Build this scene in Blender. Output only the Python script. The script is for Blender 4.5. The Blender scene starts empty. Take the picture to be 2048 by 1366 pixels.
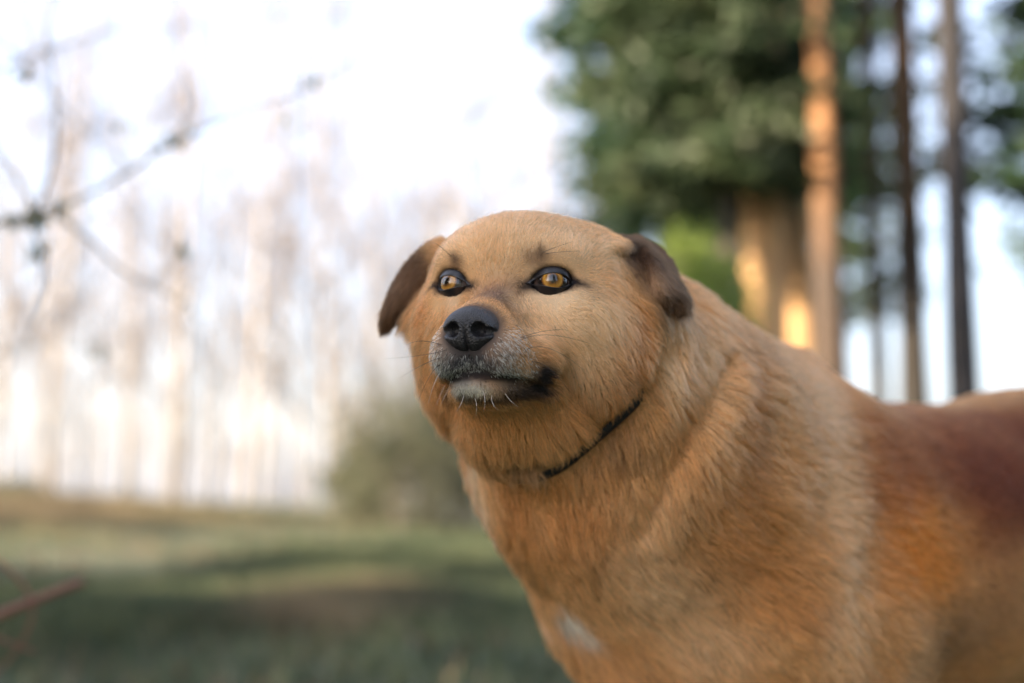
import bpy, bmesh, math, random
import numpy as np
from mathutils import Vector, Matrix
from mathutils.bvhtree import BVHTree
FUR = BG = True; DEV = False
random.seed(7); rng = np.random.default_rng(7)
R = math.radians
S = bpy.context.scene
COL = S.collection

# ------------------------------------------------------------------ camera, sky, sun, exposure
W_, H_ = 2048.0, 1366.0
FPX = 2844.0
PITCH = math.atan((1000 - 683) / FPX)
CAM = np.array([0.0, 0.0, 0.5])
cd = bpy.data.cameras.new('camera'); cam = bpy.data.objects.new('camera', cd); COL.objects.link(cam)
cam.location = CAM.tolist(); cam.rotation_euler = (math.pi / 2 + PITCH, 0, 0)
cd.lens = 50; cd.sensor_width = 36; cd.clip_start = 0.05; cd.clip_end = 5000
cd.dof.use_dof = True; cd.dof.focus_distance = 0.860; cd.dof.aperture_fstop = 2.8
S.camera = cam
SUN_AZ, SUN_EL = R(-118), R(22)
w = bpy.data.worlds.new('World'); S.world = w; w.use_nodes = True
nt = w.node_tree; sk = nt.nodes.new('ShaderNodeTexSky'); sk.sky_type = 'NISHITA'; sk.sun_disc = False
sk.sun_elevation = SUN_EL; sk.sun_rotation = SUN_AZ; sk.dust_density = 4.0; sk.air_density = .8; sk.ozone_density = 1.5
# a thin even veil of high cloud over the clear sky
veil = nt.nodes.new('ShaderNodeMix'); veil.data_type = 'RGBA'; veil.inputs[0].default_value = .60; veil.inputs[7].default_value = (1.14, 1.12, 1.19, 1)
nt.links.new(sk.outputs[0], veil.inputs[6]); nt.links.new(veil.outputs[2], nt.nodes['Background'].inputs[0]); nt.nodes['Background'].inputs[1].default_value = 0.15
sd = bpy.data.lights.new('sun', 'SUN'); sun = bpy.data.objects.new('sun', sd); COL.objects.link(sun)
sd.energy = 3.1; sd.angle = R(0.53); sd.color = (1.0, 0.80, 0.56)
SDIR = np.array([math.sin(SUN_AZ) * math.cos(SUN_EL), math.cos(SUN_AZ) * math.cos(SUN_EL), math.sin(SUN_EL)])
sun.rotation_euler = Vector((-SDIR).tolist()).to_track_quat('-Z', 'Y').to_euler()
S.view_settings.view_transform = 'Standard'; S.view_settings.look = 'None'
S.view_settings.exposure = 2.9; S.view_settings.gamma = 1; S.view_settings.use_curve_mapping = False
S.render.engine = 'CYCLES'
S.cycles.use_denoising = True; S.cycles.max_bounces = 8; S.cycles.transparent_max_bounces = 8
S.cycles.diffuse_bounces = 3; S.cycles.glossy_bounces = 3; S.cycles.transmission_bounces = 6
S.cycles.sample_clamp_indirect = 8

cf, sf = math.cos(PITCH), math.sin(PITCH)
FWD = np.array([0, cf, sf]); UPV = np.array([0, -sf, cf]); RGT = np.array([1.0, 0, 0])
def P(px, py, d):
    "a point at pixel (px, py) of the 2048 frame and depth d metres"
    return CAM + d * (FWD + RGT * (px - W_ / 2) / FPX + UPV * (H_ / 2 - py) / FPX)
def proj(p):
    q = np.asarray(p, float) - CAM
    z = q @ FWD
    return np.stack([W_ / 2 + FPX * (q @ RGT) / z, H_ / 2 - FPX * (q @ UPV) / z, z], -1)

# ------------------------------------------------------------------ helpers
def tag(o, label=None, cat=None, group=None, kind=None):
    if label: o['label'] = label
    if cat: o['category'] = cat
    if group: o['group'] = group
    if kind: o['kind'] = kind
    return o
def empty(name, loc, label, cat, group=None, rz=0):
    o = bpy.data.objects.new(name, None); COL.objects.link(o); o.location = [float(c) for c in loc]; o.rotation_euler[2] = rz
    o.empty_display_size = 0.1
    return tag(o, label, cat, group)
def obj(name, me, mat=None, parent=None, kind=None):
    o = bpy.data.objects.new(name, me); COL.objects.link(o)
    if mat and not me.materials: me.materials.append(mat)
    if parent: o.parent = parent
    if kind: o['kind'] = kind
    return o
def mesh_np(name, V, F, smooth=True, attrs=None):
    "fast mesh from arrays; F is (n,3) or (n,4)"
    me = bpy.data.meshes.new(name); V = np.asarray(V, np.float32); F = np.asarray(F, np.int32)
    n = F.shape[1]
    me.vertices.add(len(V)); me.vertices.foreach_set('co', V.ravel())
    me.loops.add(F.size); me.loops.foreach_set('vertex_index', F.ravel())
    me.polygons.add(len(F)); me.polygons.foreach_set('loop_start', np.arange(0, F.size, n, dtype=np.int32))
    me.polygons.foreach_set('loop_total', np.full(len(F), n, np.int32))
    me.polygons.foreach_set('use_smooth', np.full(len(F), smooth, bool))
    me.update(calc_edges=True)
    for k, a in (attrs or {}).items():
        at = me.attributes.new(k, 'FLOAT_COLOR', 'POINT')
        at.data.foreach_set('color', np.concatenate([a, np.ones((len(a), 1))], 1).astype(np.float32).ravel())
    return me
def tube(path, rad, seg=8, cap=True):
    "V, F of a tube along path (n,3) with radii (n,)"
    path = np.asarray(path, float); n = len(path); rad = np.broadcast_to(np.asarray(rad, float), (n,))
    t = np.gradient(path, axis=0); t /= np.linalg.norm(t, axis=1)[:, None] + 1e-12
    ref = np.array([0, 0, 1.0]) if abs(t[0][2]) < .8 else np.array([1.0, 0, 0])
    u = np.cross(t, ref); u /= np.linalg.norm(u, axis=1)[:, None] + 1e-12
    v = np.cross(t, u); a = np.arange(seg) * 2 * math.pi / seg
    V = path[:, None] + rad[:, None, None] * (np.cos(a)[None, :, None] * u[:, None] + np.sin(a)[None, :, None] * v[:, None])
    V = V.reshape(-1, 3); i = np.arange(n - 1)[:, None] * seg; j = np.arange(seg)[None]; k = (j + 1) % seg
    F = np.stack([i + j, i + k, i + seg + k, i + seg + j], -1).reshape(-1, 4)
    return V, F
class MB:
    def __init__(s): s.V = []; s.F = []; s.n = 0
    def add(s, V, F):
        s.V.append(np.asarray(V, float)); s.F.append(np.asarray(F) + s.n); s.n += len(V)
    def mesh(s, name, smooth=True): return mesh_np(name, np.concatenate(s.V), np.concatenate(s.F), smooth)

def hash3(i, s=0):
    i = i.astype(np.int64)
    h = (i[..., 0] * 73856093) ^ (i[..., 1] * 19349663) ^ (i[..., 2] * 83492791) ^ (s * 2654435761)
    h = (h ^ (h >> 13)) * 1274126177; h = h ^ (h >> 16)
    return (h & 0xFFFFFF).astype(np.float64) / 0xFFFFFF
def vnoise(p, s=0):
    "smooth value noise in [-1,1]"
    i = np.floor(p); f = p - i; f = f * f * (3 - 2 * f); r = 0
    for a in (0, 1):
        for b in (0, 1):
            for c in (0, 1):
                wgt = (f[:, 0] if a else 1 - f[:, 0]) * (f[:, 1] if b else 1 - f[:, 1]) * (f[:, 2] if c else 1 - f[:, 2])
                r = r + wgt * hash3(i + np.array([a, b, c]), s)
    return r * 2 - 1

def sstep(x, a, b):
    t = np.clip((x - a) / (b - a), 0, 1); return t * t * (3 - 2 * t)

# ------------------------------------------------------------------ materials
def mat(name, col=(.5, .5, .5), rough=.7, **kw):
    m = bpy.data.materials.new(name); m.use_nodes = True; b = m.node_tree.nodes['Principled BSDF']
    b.inputs['Base Color'].default_value = (*col, 1); b.inputs['Roughness'].default_value = rough
    for k, v in kw.items(): b.inputs[k.replace('_', ' ')].default_value = v
    return m
def nd(m, t, **kw):
    n = m.node_tree.nodes.new(t)
    for k, v in kw.items():
        if hasattr(n, k): setattr(n, k, v)
        else: n.inputs[k.replace('_', ' ')].default_value = v
    return n
def lk(m, a, b): m.node_tree.links.new(a, b)
def ramp(m, fac, stops):
    r = nd(m, 'ShaderNodeValToRGB'); e = r.color_ramp.elements
    while len(e) < len(stops): e.new(0.5)
    for x, (p, c) in zip(e, stops): x.position = p; x.color = (*c, 1)
    lk(m, fac, r.inputs[0]); return r
def noise(m, scale, detail=4, coord='Object', sc=None, rough=.55):
    tc = nd(m, 'ShaderNodeTexCoord'); n = nd(m, 'ShaderNodeTexNoise'); n.inputs['Scale'].default_value = scale; n.inputs['Detail'].default_value = detail
    n.inputs['Roughness'].default_value = rough
    if sc:
        mp = nd(m, 'ShaderNodeMapping'); mp.inputs['Scale'].default_value = sc; lk(m, tc.outputs[coord], mp.inputs[0]); lk(m, mp.outputs[0], n.inputs[0])
    else: lk(m, tc.outputs[coord], n.inputs[0])
    return n
def bump(m, h, strength=.4, dist=.01):
    b = nd(m, 'ShaderNodeBump'); b.inputs['Strength'].default_value = strength; b.inputs['Distance'].default_value = dist
    lk(m, h, b.inputs['Height']); lk(m, b.outputs[0], m.node_tree.nodes['Principled BSDF'].inputs['Normal'])
def BS(m): return m.node_tree.nodes['Principled BSDF']

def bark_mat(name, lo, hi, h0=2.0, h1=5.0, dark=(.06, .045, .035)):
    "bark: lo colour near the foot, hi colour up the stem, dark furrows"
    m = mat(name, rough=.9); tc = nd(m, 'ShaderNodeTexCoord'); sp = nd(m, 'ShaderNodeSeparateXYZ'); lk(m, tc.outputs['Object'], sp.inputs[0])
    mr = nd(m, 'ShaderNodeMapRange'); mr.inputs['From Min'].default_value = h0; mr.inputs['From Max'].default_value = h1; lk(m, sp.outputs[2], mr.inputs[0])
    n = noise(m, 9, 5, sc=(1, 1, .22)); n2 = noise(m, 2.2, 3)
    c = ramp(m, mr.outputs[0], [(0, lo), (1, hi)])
    f = ramp(m, n.outputs[0], [(.38, (0, 0, 0)), (.56, (1, 1, 1))])
    mx = nd(m, 'ShaderNodeMix', data_type='RGBA'); lk(m, f.outputs[0], mx.inputs[0]); mx.inputs[6].default_value = (*dark, 1); lk(m, c.outputs[0], mx.inputs[7])
    hs = nd(m, 'ShaderNodeHueSaturation'); mm = nd(m, 'ShaderNodeMapRange'); mm.inputs['To Min'].default_value = .75; mm.inputs['To Max'].default_value = 1.25
    lk(m, n2.outputs[0], mm.inputs[0]); lk(m, mm.outputs[0], hs.inputs['Value']); lk(m, mx.outputs[2], hs.inputs['Color']); lk(m, hs.outputs[0], BS(m).inputs['Base Color'])
    bump(m, n.outputs[0], .8, .03); return m
def leaf_mat(name, a, b, c):
    m = mat(name, rough=.6); n = noise(m, 1.3, 3); r = ramp(m, n.outputs[0], [(.3, a), (.5, b), (.72, c)])
    lk(m, r.outputs[0], BS(m).inputs['Base Color'])
    tr = nd(m, 'ShaderNodeBsdfTranslucent'); lk(m, r.outputs[0], tr.inputs[0]); ms = nd(m, 'ShaderNodeMixShader'); ms.inputs[0].default_value = .35
    out = [x for x in m.node_tree.nodes if x.type == 'OUTPUT_MATERIAL'][0]
    lk(m, BS(m).outputs[0], ms.inputs[1]); lk(m, tr.outputs[0], ms.inputs[2]); lk(m, ms.outputs[0], out.inputs[0]); return m

# ================================================================== THE DOG
# ------------------------------------------------------------------ implicit surface tools
def smin(a, b, k):
    h = np.clip(.5 + .5 * (b - a) / k, 0, 1); return b + (a - b) * h - k * h * (1 - h)
def smax(a, b, k): return -smin(-a, -b, k)
def ell(p, c, r, Rm=None):
    q = p - np.asarray(c, np.float32)
    if Rm is not None: q = q @ np.asarray(Rm, np.float32)
    r = np.asarray(r, np.float32)
    a = q / r; b = a / r; k0 = np.sqrt(np.einsum('ij,ij->i', a, a)); k1 = np.sqrt(np.einsum('ij,ij->i', b, b)) + 1e-6
    return np.where(k0 < 1e-3, -r.min(), k0 * (k0 - 1) / k1)
def cone(p, a, b, ra, rb):
    a = np.asarray(a, np.float32); b = np.asarray(b, np.float32); ab = b - a
    t = np.clip(((p - a) @ ab) / (ab @ ab), 0, 1); d = p - a - t[:, None] * ab
    return np.sqrt(np.einsum('ij,ij->i', d, d)) - (ra + (rb - ra) * t)
def seg_d(p, pts):
    d = np.full(len(p), 9.0)
    for a, b in zip(pts[:-1], pts[1:]): d = np.minimum(d, cone(p, a, b, 0, 0))
    return d
def frame(fw, up):
    "columns: side, forward, up"
    fw = np.array(fw, float); fw /= np.linalg.norm(fw); s = np.cross(fw, up); s /= np.linalg.norm(s); u = np.cross(s, fw)
    return np.stack([s, fw, u], 1)
def grad(f, p, e=8e-4):
    o = np.zeros((3, 3)); np.fill_diagonal(o, e)
    return np.stack([f(p + o[i]) - f(p - o[i]) for i in range(3)], 1) / (2 * e)
def surface(f, lo, hi, h, B=14, newton=2):
    "sparse surface nets of f = 0, then the vertices are pulled onto the surface"
    lo = np.asarray(lo, float); n = np.ceil((np.asarray(hi) - lo) / (h * B)).astype(int)
    g = np.stack(np.meshgrid(*[np.arange(k) for k in n], indexing='ij'), -1).reshape(-1, 3)
    c = lo + (g + .5) * B * h; v = f(c.astype(np.float32)); keep = g[np.abs(v) < B * h * 1.35]
    o = np.stack(np.meshgrid(*[np.arange(B + 1)] * 3, indexing='ij'), -1).reshape(-1, 3)
    KV, KP, ED = [], [], []; N = n.max() * B + 4
    key = lambda q: (q[..., 0].astype(np.int64) * N + q[..., 1]) * N + q[..., 2]
    co = np.array([[a, b, c_] for a in (0, 1) for b in (0, 1) for c_ in (0, 1)])
    for s in range(0, len(keep), 120):
        kb = keep[s:s + 120]; gi = kb[:, None] * B + o[None]
        val = f((lo + gi.reshape(-1, 3) * h).astype(np.float32)).reshape(len(kb), B + 1, B + 1, B + 1)
        sub = [val[:, a:B + a, b:B + b, c_:B + c_] for a, b, c_ in co]
        ins = [x < 0 for x in sub]; cnt = sum(x.astype(int) for x in ins); act = (cnt > 0) & (cnt < 8)
        bi, ci, cj, ck = np.nonzero(act); cell = kb[bi] * B + np.stack([ci, cj, ck], 1)
        vals = np.stack([x[act] for x in sub], 1); acc = np.zeros((len(cell), 3)); w8 = np.zeros(len(cell))
        for a in range(8):
            for ax in range(3):
                if co[a][ax] == 0:
                    b = a + (4, 2, 1)[ax]; va, vb = vals[:, a], vals[:, b]; cr = (va < 0) != (vb < 0)
                    t = np.where(cr, va / np.where(cr, va - vb, 1), 0); q = co[a] + t[:, None] * np.eye(3)[ax]
                    acc += q * cr[:, None]; w8 += cr
        KP.append(lo + (cell + acc / w8[:, None]) * h); KV.append(key(cell))
        for ax in range(3):
            sh = [slice(0, B)] * 3; sh2 = list(sh); sh2[ax] = slice(1, B + 1)
            A = val[(slice(None), *sh)]; Bv = val[(slice(None), *sh2)]; cr = (A < 0) != (Bv < 0)
            bi, ci, cj, ck = np.nonzero(cr); q = kb[bi] * B + np.stack([ci, cj, ck], 1)
            ED.append((ax, q, A[cr] < 0))
    KV = np.concatenate(KV); V = np.concatenate(KP); order = np.argsort(KV); KS = KV[order]; Fs = []
    for ax, q, inside in ED:
        u, v2 = [(1, 2), (2, 0), (0, 1)][ax]; eu = np.eye(3, dtype=int)[u]; ev = np.eye(3, dtype=int)[v2]
        ids = []; ok = np.ones(len(q), bool)
        for d in (q - eu - ev, q - ev, q, q - eu):
            k = key(d); j = np.minimum(np.searchsorted(KS, k), len(KS) - 1); ok &= KS[j] == k; ids.append(order[j])
        ids = np.stack(ids, 1); ids[~inside] = ids[~inside][:, ::-1]; Fs.append(ids[ok])
    F = np.concatenate(Fs)
    for _ in range(newton):
        g = grad(f, V, h * .4); st = (f(V) / np.maximum((g ** 2).sum(1), .15))[:, None] * g
        l = np.linalg.norm(st, axis=1)[:, None]; V = V - st * np.minimum(1, h * .5 / (l + 1e-9))
    return V, F

# ------------------------------------------------------------------ head frame (x = dog's left, y = forward, z = up), origin between the eyes
YAW, HP, ROLL = R(18), R(-2), R(-1.5)
HO = P(1001, 564, .895)
cy, sy = math.cos(YAW), math.sin(YAW)
f0 = np.array([-sy, -cy, 0]); l0 = np.array([cy, -sy, 0]); z0 = np.array([0, 0, 1.0])
hf = f0 * math.cos(HP) + z0 * math.sin(HP); hu = np.cross(l0, hf); hu = -hu if hu[2] < 0 else hu
hl = l0 * math.cos(ROLL) + hu * math.sin(ROLL); hu2 = hu * math.cos(ROLL) - l0 * math.sin(ROLL)
HR = np.stack([hl, hf, hu2], 1)           # world = HO + HR @ local
def L(x, y, z): return HO + HR @ np.array([x, y, z])
def tol(p): return (p - HO.astype(np.float32)) @ HR.astype(np.float32)
NOSE_C = (0, .064, -.0335)
EYE_R = .0122
EYES = []                                 # centre (local), frame (local) columns u (outward side), v up, w out
for s in (1, -1):
    wv = np.array([s * math.sin(R(27)), math.cos(R(27)), .12]); wv /= np.linalg.norm(wv)
    u = np.cross(wv, [0, 0, 1]); u = u * s if s * u[0] > 0 else u * 1; u /= np.linalg.norm(u)
    if u[0] * s < 0: u = -u
    v = np.cross(wv, u); v = -v if v[2] < 0 else v
    EYES.append((np.array([s * .0308, -.0085, -.001]), np.stack([u, v, wv], 1), s))

def ear_chain(pts):
    "flattened ellipsoids along a bent ear; each item: local centre, length dir, face normal, (half length, half width, half thick)"
    out = []
    for c, d, nrm, r in pts:
        d = np.array(d, float); d /= np.linalg.norm(d); nrm = np.array(nrm, float); nrm -= d * (nrm @ d); nrm /= np.linalg.norm(nrm)
        out.append((np.array(c), np.stack([d, np.cross(nrm, d), nrm], 1), r))
    return out
EARP = {}
def smooth_path(pts, n):
    pts = np.array(pts, float); t = np.linspace(0, len(pts) - 1, n); i = np.minimum(t.astype(int), len(pts) - 2); f = (t - i)[:, None]
    p = np.concatenate([2 * pts[:1] - pts[1:2], pts, 2 * pts[-1:] - pts[-2:-1]])
    a, b, c, d = p[i], p[i + 1], p[i + 2], p[i + 3]
    return .5 * (2 * b + (c - a) * f + (2 * a - 5 * b + 4 * c - d) * f ** 2 + (3 * b - a - 3 * c + d) * f ** 3)
def mk_ear(pts, wid, thick, nrm, n=12):
    pth = smooth_path(pts, n); nr = smooth_path(nrm, n); wd = np.interp(np.linspace(0, 1, n), np.linspace(0, 1, len(wid)), wid)
    t = np.gradient(pth, axis=0); step = np.linalg.norm(t, axis=1)
    return ear_chain([(pth[i], t[i], nr[i], (step[i] * 2.0, wd[i], thick)) for i in range(n)])
EARS = []
MZ = .0055
def warp(q):
    q = q.copy(); q[:, 1] = q[:, 1] + MZ * np.clip(q[:, 1] / .03, 0, 1); return q
def head_sdf(q):
    q = warp(q)
    e = ell; d = e(q, (0, -.078, .0000), (.060, .078, .0485))                     # cranium
    for s in (1, -1): d = smin(d, e(q, (s * .036, -.070, .012), (.031, .042, .031)), .02)
    d = smin(d, e(q, (0, -.036, .010), (.049, .042, .037)), .02)                 # forehead
    d = smin(d, cone(q, (0, -.014, -.0165), (0, .046, -.0340), .0210, .0142), .014)  # bridge
    for s in (1, -1):
        n = s > 0
        d = smin(d, e(q, (s * .027, -.018, .0155), (.020, .020, .013)), .012)     # brow
        d = smin(d, e(q, (s * .038, -.034, -.020), (.025, .034, .026)), .020)    # cheekbone
        d = smin(d, e(q, (s * (.045 if n else .040), -.064, -.042 if n else -.046), (.037 if n else .034, .045, .042)), .028)    # cheek
        d = smin(d, e(q, (s * (.061 if n else .047), -.098, -.036 if n else -.042), (.036, .038, .058)), .026)    # ruff
        d = smin(d, e(q, (s * .0145, .040, -.0465), (.0155, .0240, .0170)), .010) # upper lip pad
        d = smin(d, e(q, (s * .0225, .012, -.050), (.0165, .030, .0165)), .012)   # flew
    d = smin(d, e(q, (0, .030, -.038), (.023, .031, .021)), .012)                # muzzle core
    # lower jaw under the mouth line
    j = e(q, (0, .032, -.0665), (.0175, .0205, .0095))
    j = smin(j, e(q, (0, -.004, -.064), (.033, .046, .0155)), .012)
    j = smin(j, e(q, (0, -.076, -.082), (.053, .056, .040)), .036)                # throat
    d = smin(d, j, .0030)
    g = seg_d(q, MOUTH); d = d + .0045 * np.exp(-(g / .0026) ** 2)               # mouth crease
    g = seg_d(q, [(0, .062, -.046), (0, .0595, -.054)]); d = d + .0016 * np.exp(-(g / .0018) ** 2)   # philtrum
    d = smax(d, -e(q, (0, .0575, -.0335), (.0135, .0140, .0110)), .002)          # seat of the nose leather
    for c, Fm, s in EYES:
        k = e(q, c + Fm @ np.array([0, .0010, .002]), (.0130, .0086, .0150), Fm)
        d = smax(d, -k, .004)
    d = d + .0032 * np.exp(-((q[:, 0] / .008) ** 2 + ((q[:, 1] + .005) / .03) ** 2 + ((q[:, 2] - .014) / .022) ** 2)).astype(np.float32)
    return d
MOUTH = [(-.0345, -.008, -.0620), (-.0310, .010, -.0650), (-.0245, .036, -.0645), (-.0125, .053, -.0615), (0, .0575, -.0590), (.0125, .053, -.0615), (.0245, .036, -.0645), (.0310, .010, -.0650), (.0345, -.008, -.0620)]
FOLD = [P(1452, 700, 1.0), P(1420, 760, 1.0), P(1370, 860, 1.0), P(1320, 960, 1.0), P(1270, 1060, 1.0)]   # replaced by on-surface points below
FOLDW = []
def dog_sdf(p):
    p = np.asarray(p, np.float32); e = ell
    H = np.full(len(p), 9.0, np.float32); m = (np.abs(p - HO.astype(np.float32)) < .34).all(1)
    H[m] = head_sdf(tol(p[m]))
    # neck
    d = cone(p, P(1120, 690, 1.03), P(1240, 890, 1.06), .082, .100)
    d = smin(d, cone(p, P(1240, 890, 1.06), P(1370, 1080, 1.13), .100, .130), .05)
    d = smin(d, cone(p, P(1290, 765, 1.06), P(1500, 915, 1.19), .068, .095), .045)   # crest of the neck
    d = smin(H, d, .028)
    # trunk
    b = e(p, P(1520, 1085, 1.22), (.140, .145, .143), TF)
    b = smin(b, cone(p, P(1620, 1118, 1.24), P(2080, 1100, 1.42), .140, .140), .04)
    b = smin(b, cone(p, P(2080, 1090, 1.42), P(2480, 1120, 1.62), .147, .125), .06)
    b = smin(b, e(p, P(1465, 1215, 1.15), (.115, .12, .13), TF), .06)              # prosternum / front of chest
    d = smin(d, b, .04)
    # shoulders, forelegs
    for sx, (a, k, wr, pw) in enumerate(LEGS):
        l = cone(p, a, k, .075, .050); l = smin(l, cone(p, k, wr, .045, .026), .03); l = smin(l, cone(p, wr, pw, .026, .024), .01)
        l = smin(l, e(p, pw + np.array([-.02, -.03, -.008]), (.032, .045, .022), TF), .02)
        d = smin(d, l, .05)
    for (a, k, hk, pw) in HLEGS:
        l = cone(p, a, k, .095, .060); l = smin(l, cone(p, k, hk, .050, .026), .03); l = smin(l, cone(p, hk, pw, .024, .022), .01)
        l = smin(l, e(p, pw + np.array([-.02, -.03, -.008]), (.030, .045, .022), TF), .02)
        d = smin(d, l, .05)
    tl = smooth_path([P(2480, 1000, 1.64), P(2640, 980, 1.72), P(2760, 1080, 1.78), P(2800, 1250, 1.80)], 7)
    for i in range(6): d = smin(d, cone(p, tl[i], tl[i + 1], .034 - .003 * i, .031 - .003 * i), .02)
    # ears
    for ch in EARS:
        ed = None; m = (np.abs(p - ch[8][0].astype(np.float32)) < .13).all(1); pm = p[m]
        if not m.any(): continue
        for c, Rm, r in ch:
            k = e(pm, c, r, Rm); ed = k if ed is None else smin(ed, k, .004)
        d[m] = smin(d[m], ed, .006)
    if FOLDW:
        for pts, dep, wd in FOLDW:
            m = (p > np.min(pts, 0) - .05).all(1) & (p < np.max(pts, 0) + .05).all(1)
            if m.any(): d[m] = d[m] + dep * np.exp(-(seg_d(p[m], pts) / wd) ** 2)
    return d
tdir = P(2480, 1120, 1.62) - P(1560, 1090, 1.22); tdir[2] *= .3
TF = frame(-tdir, [0, 0, 1.0]); TF = np.stack([TF[:, 1], TF[:, 0], TF[:, 2]], 1)     # columns: along the trunk, across, up
side = TF[:, 1] * np.sign(-TF[1, 1])      # across the trunk, towards the camera
along = -TF[:, 0]                          # towards the rump
def leg(sh, off):
    s = np.array(sh); k = s + along * .06 + off * .01; k[2] = .30; wr = k - along * .015; wr[2] = .12; pw = wr - along * .01; pw[2] = .032
    return (s, k, wr, pw)
LEGS = [leg(P(1590, 1290, 1.13), side), leg(P(1470, 1310, 1.30), -side)]
def hleg(sh):
    s = np.array(sh); k = s - along * .05; k[2] = .30; hk = k + along * .13; hk[2] = .17; pw = hk - along * .015; pw[2] = .030
    return (s, k, hk, pw)
HLEGS = [hleg(P(2420, 1190, 1.52)), hleg(P(2420, 1190, 1.52) - side * .19)]

lo = np.array([-.35, .55, -.02]); hi = np.array([1.35, 2.1, .82])
# neck folds: anchored on the surface found by marching along the view ray
def march(px, py, d0=.7, f=dog_sdf):
    d = d0
    for _ in range(60):
        v = float(f(P(px, py, d)[None])[0]); d += v * .8
        if abs(v) < 3e-4 or d > 2.5: break
    return P(px, py, d)
def onsurf(px, py, out):
    "a point lifted `out` metres off the surface towards the camera"
    m_ = march(px, py); return P(px, py, float(proj(m_)[2]) - out)
ep = [P(1236, 492, float(proj(march(1236, 520))[2]) + .020), P(1268, 490, .985), P(1308, 518, .975)] + [onsurf(*q) for q in ((1326, 552, .018), (1343, 600, .017), (1345, 645, .015))]
ep[2] = ep[3] * .45 + ep[2] * .55 if False else ep[2]
lobe = [onsurf(*q) for q in ((1266, 534, .001), (1290, 560, .003), (1303, 590, .004), (1298, 615, .002))]
EARS += [
    mk_ear(ep, [.008, .0160, .0205, .0190, .0150, .0080], .0036, [(-.35, -.6, .8), (.1, -.6, .8), (.6, -.6, .5), (.7, -.7, .1), (.7, -.7, 0), (.6, -.7, 0)], 22),
    mk_ear([P(893, 500, 1.0), P(872, 505, 1.0), P(838, 532, 1.0), P(808, 572, .995), P(786, 615, .99), P(772, 650, .988)],
           [.0120, .0120, .0112, .0092, .0066, .0026], .0032, [(-.3, -.7, .7), (-.3, -.8, .5), (-.5, -.8, .3), (-.6, -.8, .1), (-.6, -.8, 0), (-.6, -.8, 0)], 22),
    mk_ear([P(868, 560, 1.0), P(848, 590, .995), P(838, 620, .99), P(850, 645, .985)], [.014, .015, .013, .008], .008, [(-.3, -.9, .1)] * 4, 18),
]
folds = [([(1030, 606), (1064, 660), (1092, 712)], .0055, .011), ([(1035, 560), (1030, 590)], .002, .007),
         ([(1448, 722), (1432, 770), (1385, 850), (1335, 950), (1290, 1050)], .010, .009),
         ([(1345, 640), (1338, 690), (1325, 740), (1285, 800), (1235, 850), (1175, 900), (1110, 932), (1040, 935)], .016, .011),
         ([(1690, 760), (1720, 860), (1735, 980), (1745, 1090), (1740, 1200), (1760, 1300)], .004, .030),
         ([(1560, 800), (1600, 900), (1580, 1000)], -.006, .03),
         ([(1110, 1200), (1200, 1290), (1300, 1380)], .008, .02)]
fw_ = [([march(*q) for q in pts], a, b) for pts, a, b in folds]
FOLDW.extend(fw_)

V, F = surface(dog_sdf, lo, hi, .0036 if DEV else .0026, newton=1 if DEV else 2)
dog = empty('dog', (V[:, 0].mean(), V[:, 1].mean(), 0), 'heavy golden tan dog with folded brown ears, grey muzzle and amber eyes', 'dog')
DO = np.array(dog.location)
def dchild(name, me, m, parent=dog, kind=None):
    o = obj(name, me, m, parent, kind); return o
print('dog verts', len(V), 'nose px', proj(L(*NOSE_C)), 'eyes', [proj(L(*c)) for c, _, _ in EYES])
BV = BVHTree.FromPolygons(V.tolist(), F.tolist())
def hit(px, py):
    q = P(px, py, 1.0); r = q - CAM
    h = BV.ray_cast(Vector(CAM.tolist()), Vector(r.tolist()).normalized())
    return None if h[0] is None else np.array(h[0])

# ------------------------------------------------------------------ coat colours, anchored on the surface
def srgb(r, g, b):
    c = np.array([r, g, b]) / 255.; return np.where(c < .04045, c / 12.92, ((c + .055) / 1.055) ** 2.4)
TAN = np.array([.60, .325, .135]); PALE = np.array([.80, .51, .275]); ORANGE = np.array([.54, .225, .068]); CREAM = np.array([.90, .66, .44])
BROWN = np.array([.10, .050, .028]); DKB = np.array([.040, .026, .022]); BLACK = np.array([.012, .010, .012]); WHITE = np.array([.66, .64, .60])
GREY = np.array([.22, .21, .23]); RED = np.array([.25, .075, .026]); MARO = np.array([.12, .032, .018]); DUST = np.array([.64, .43, .25])
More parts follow.
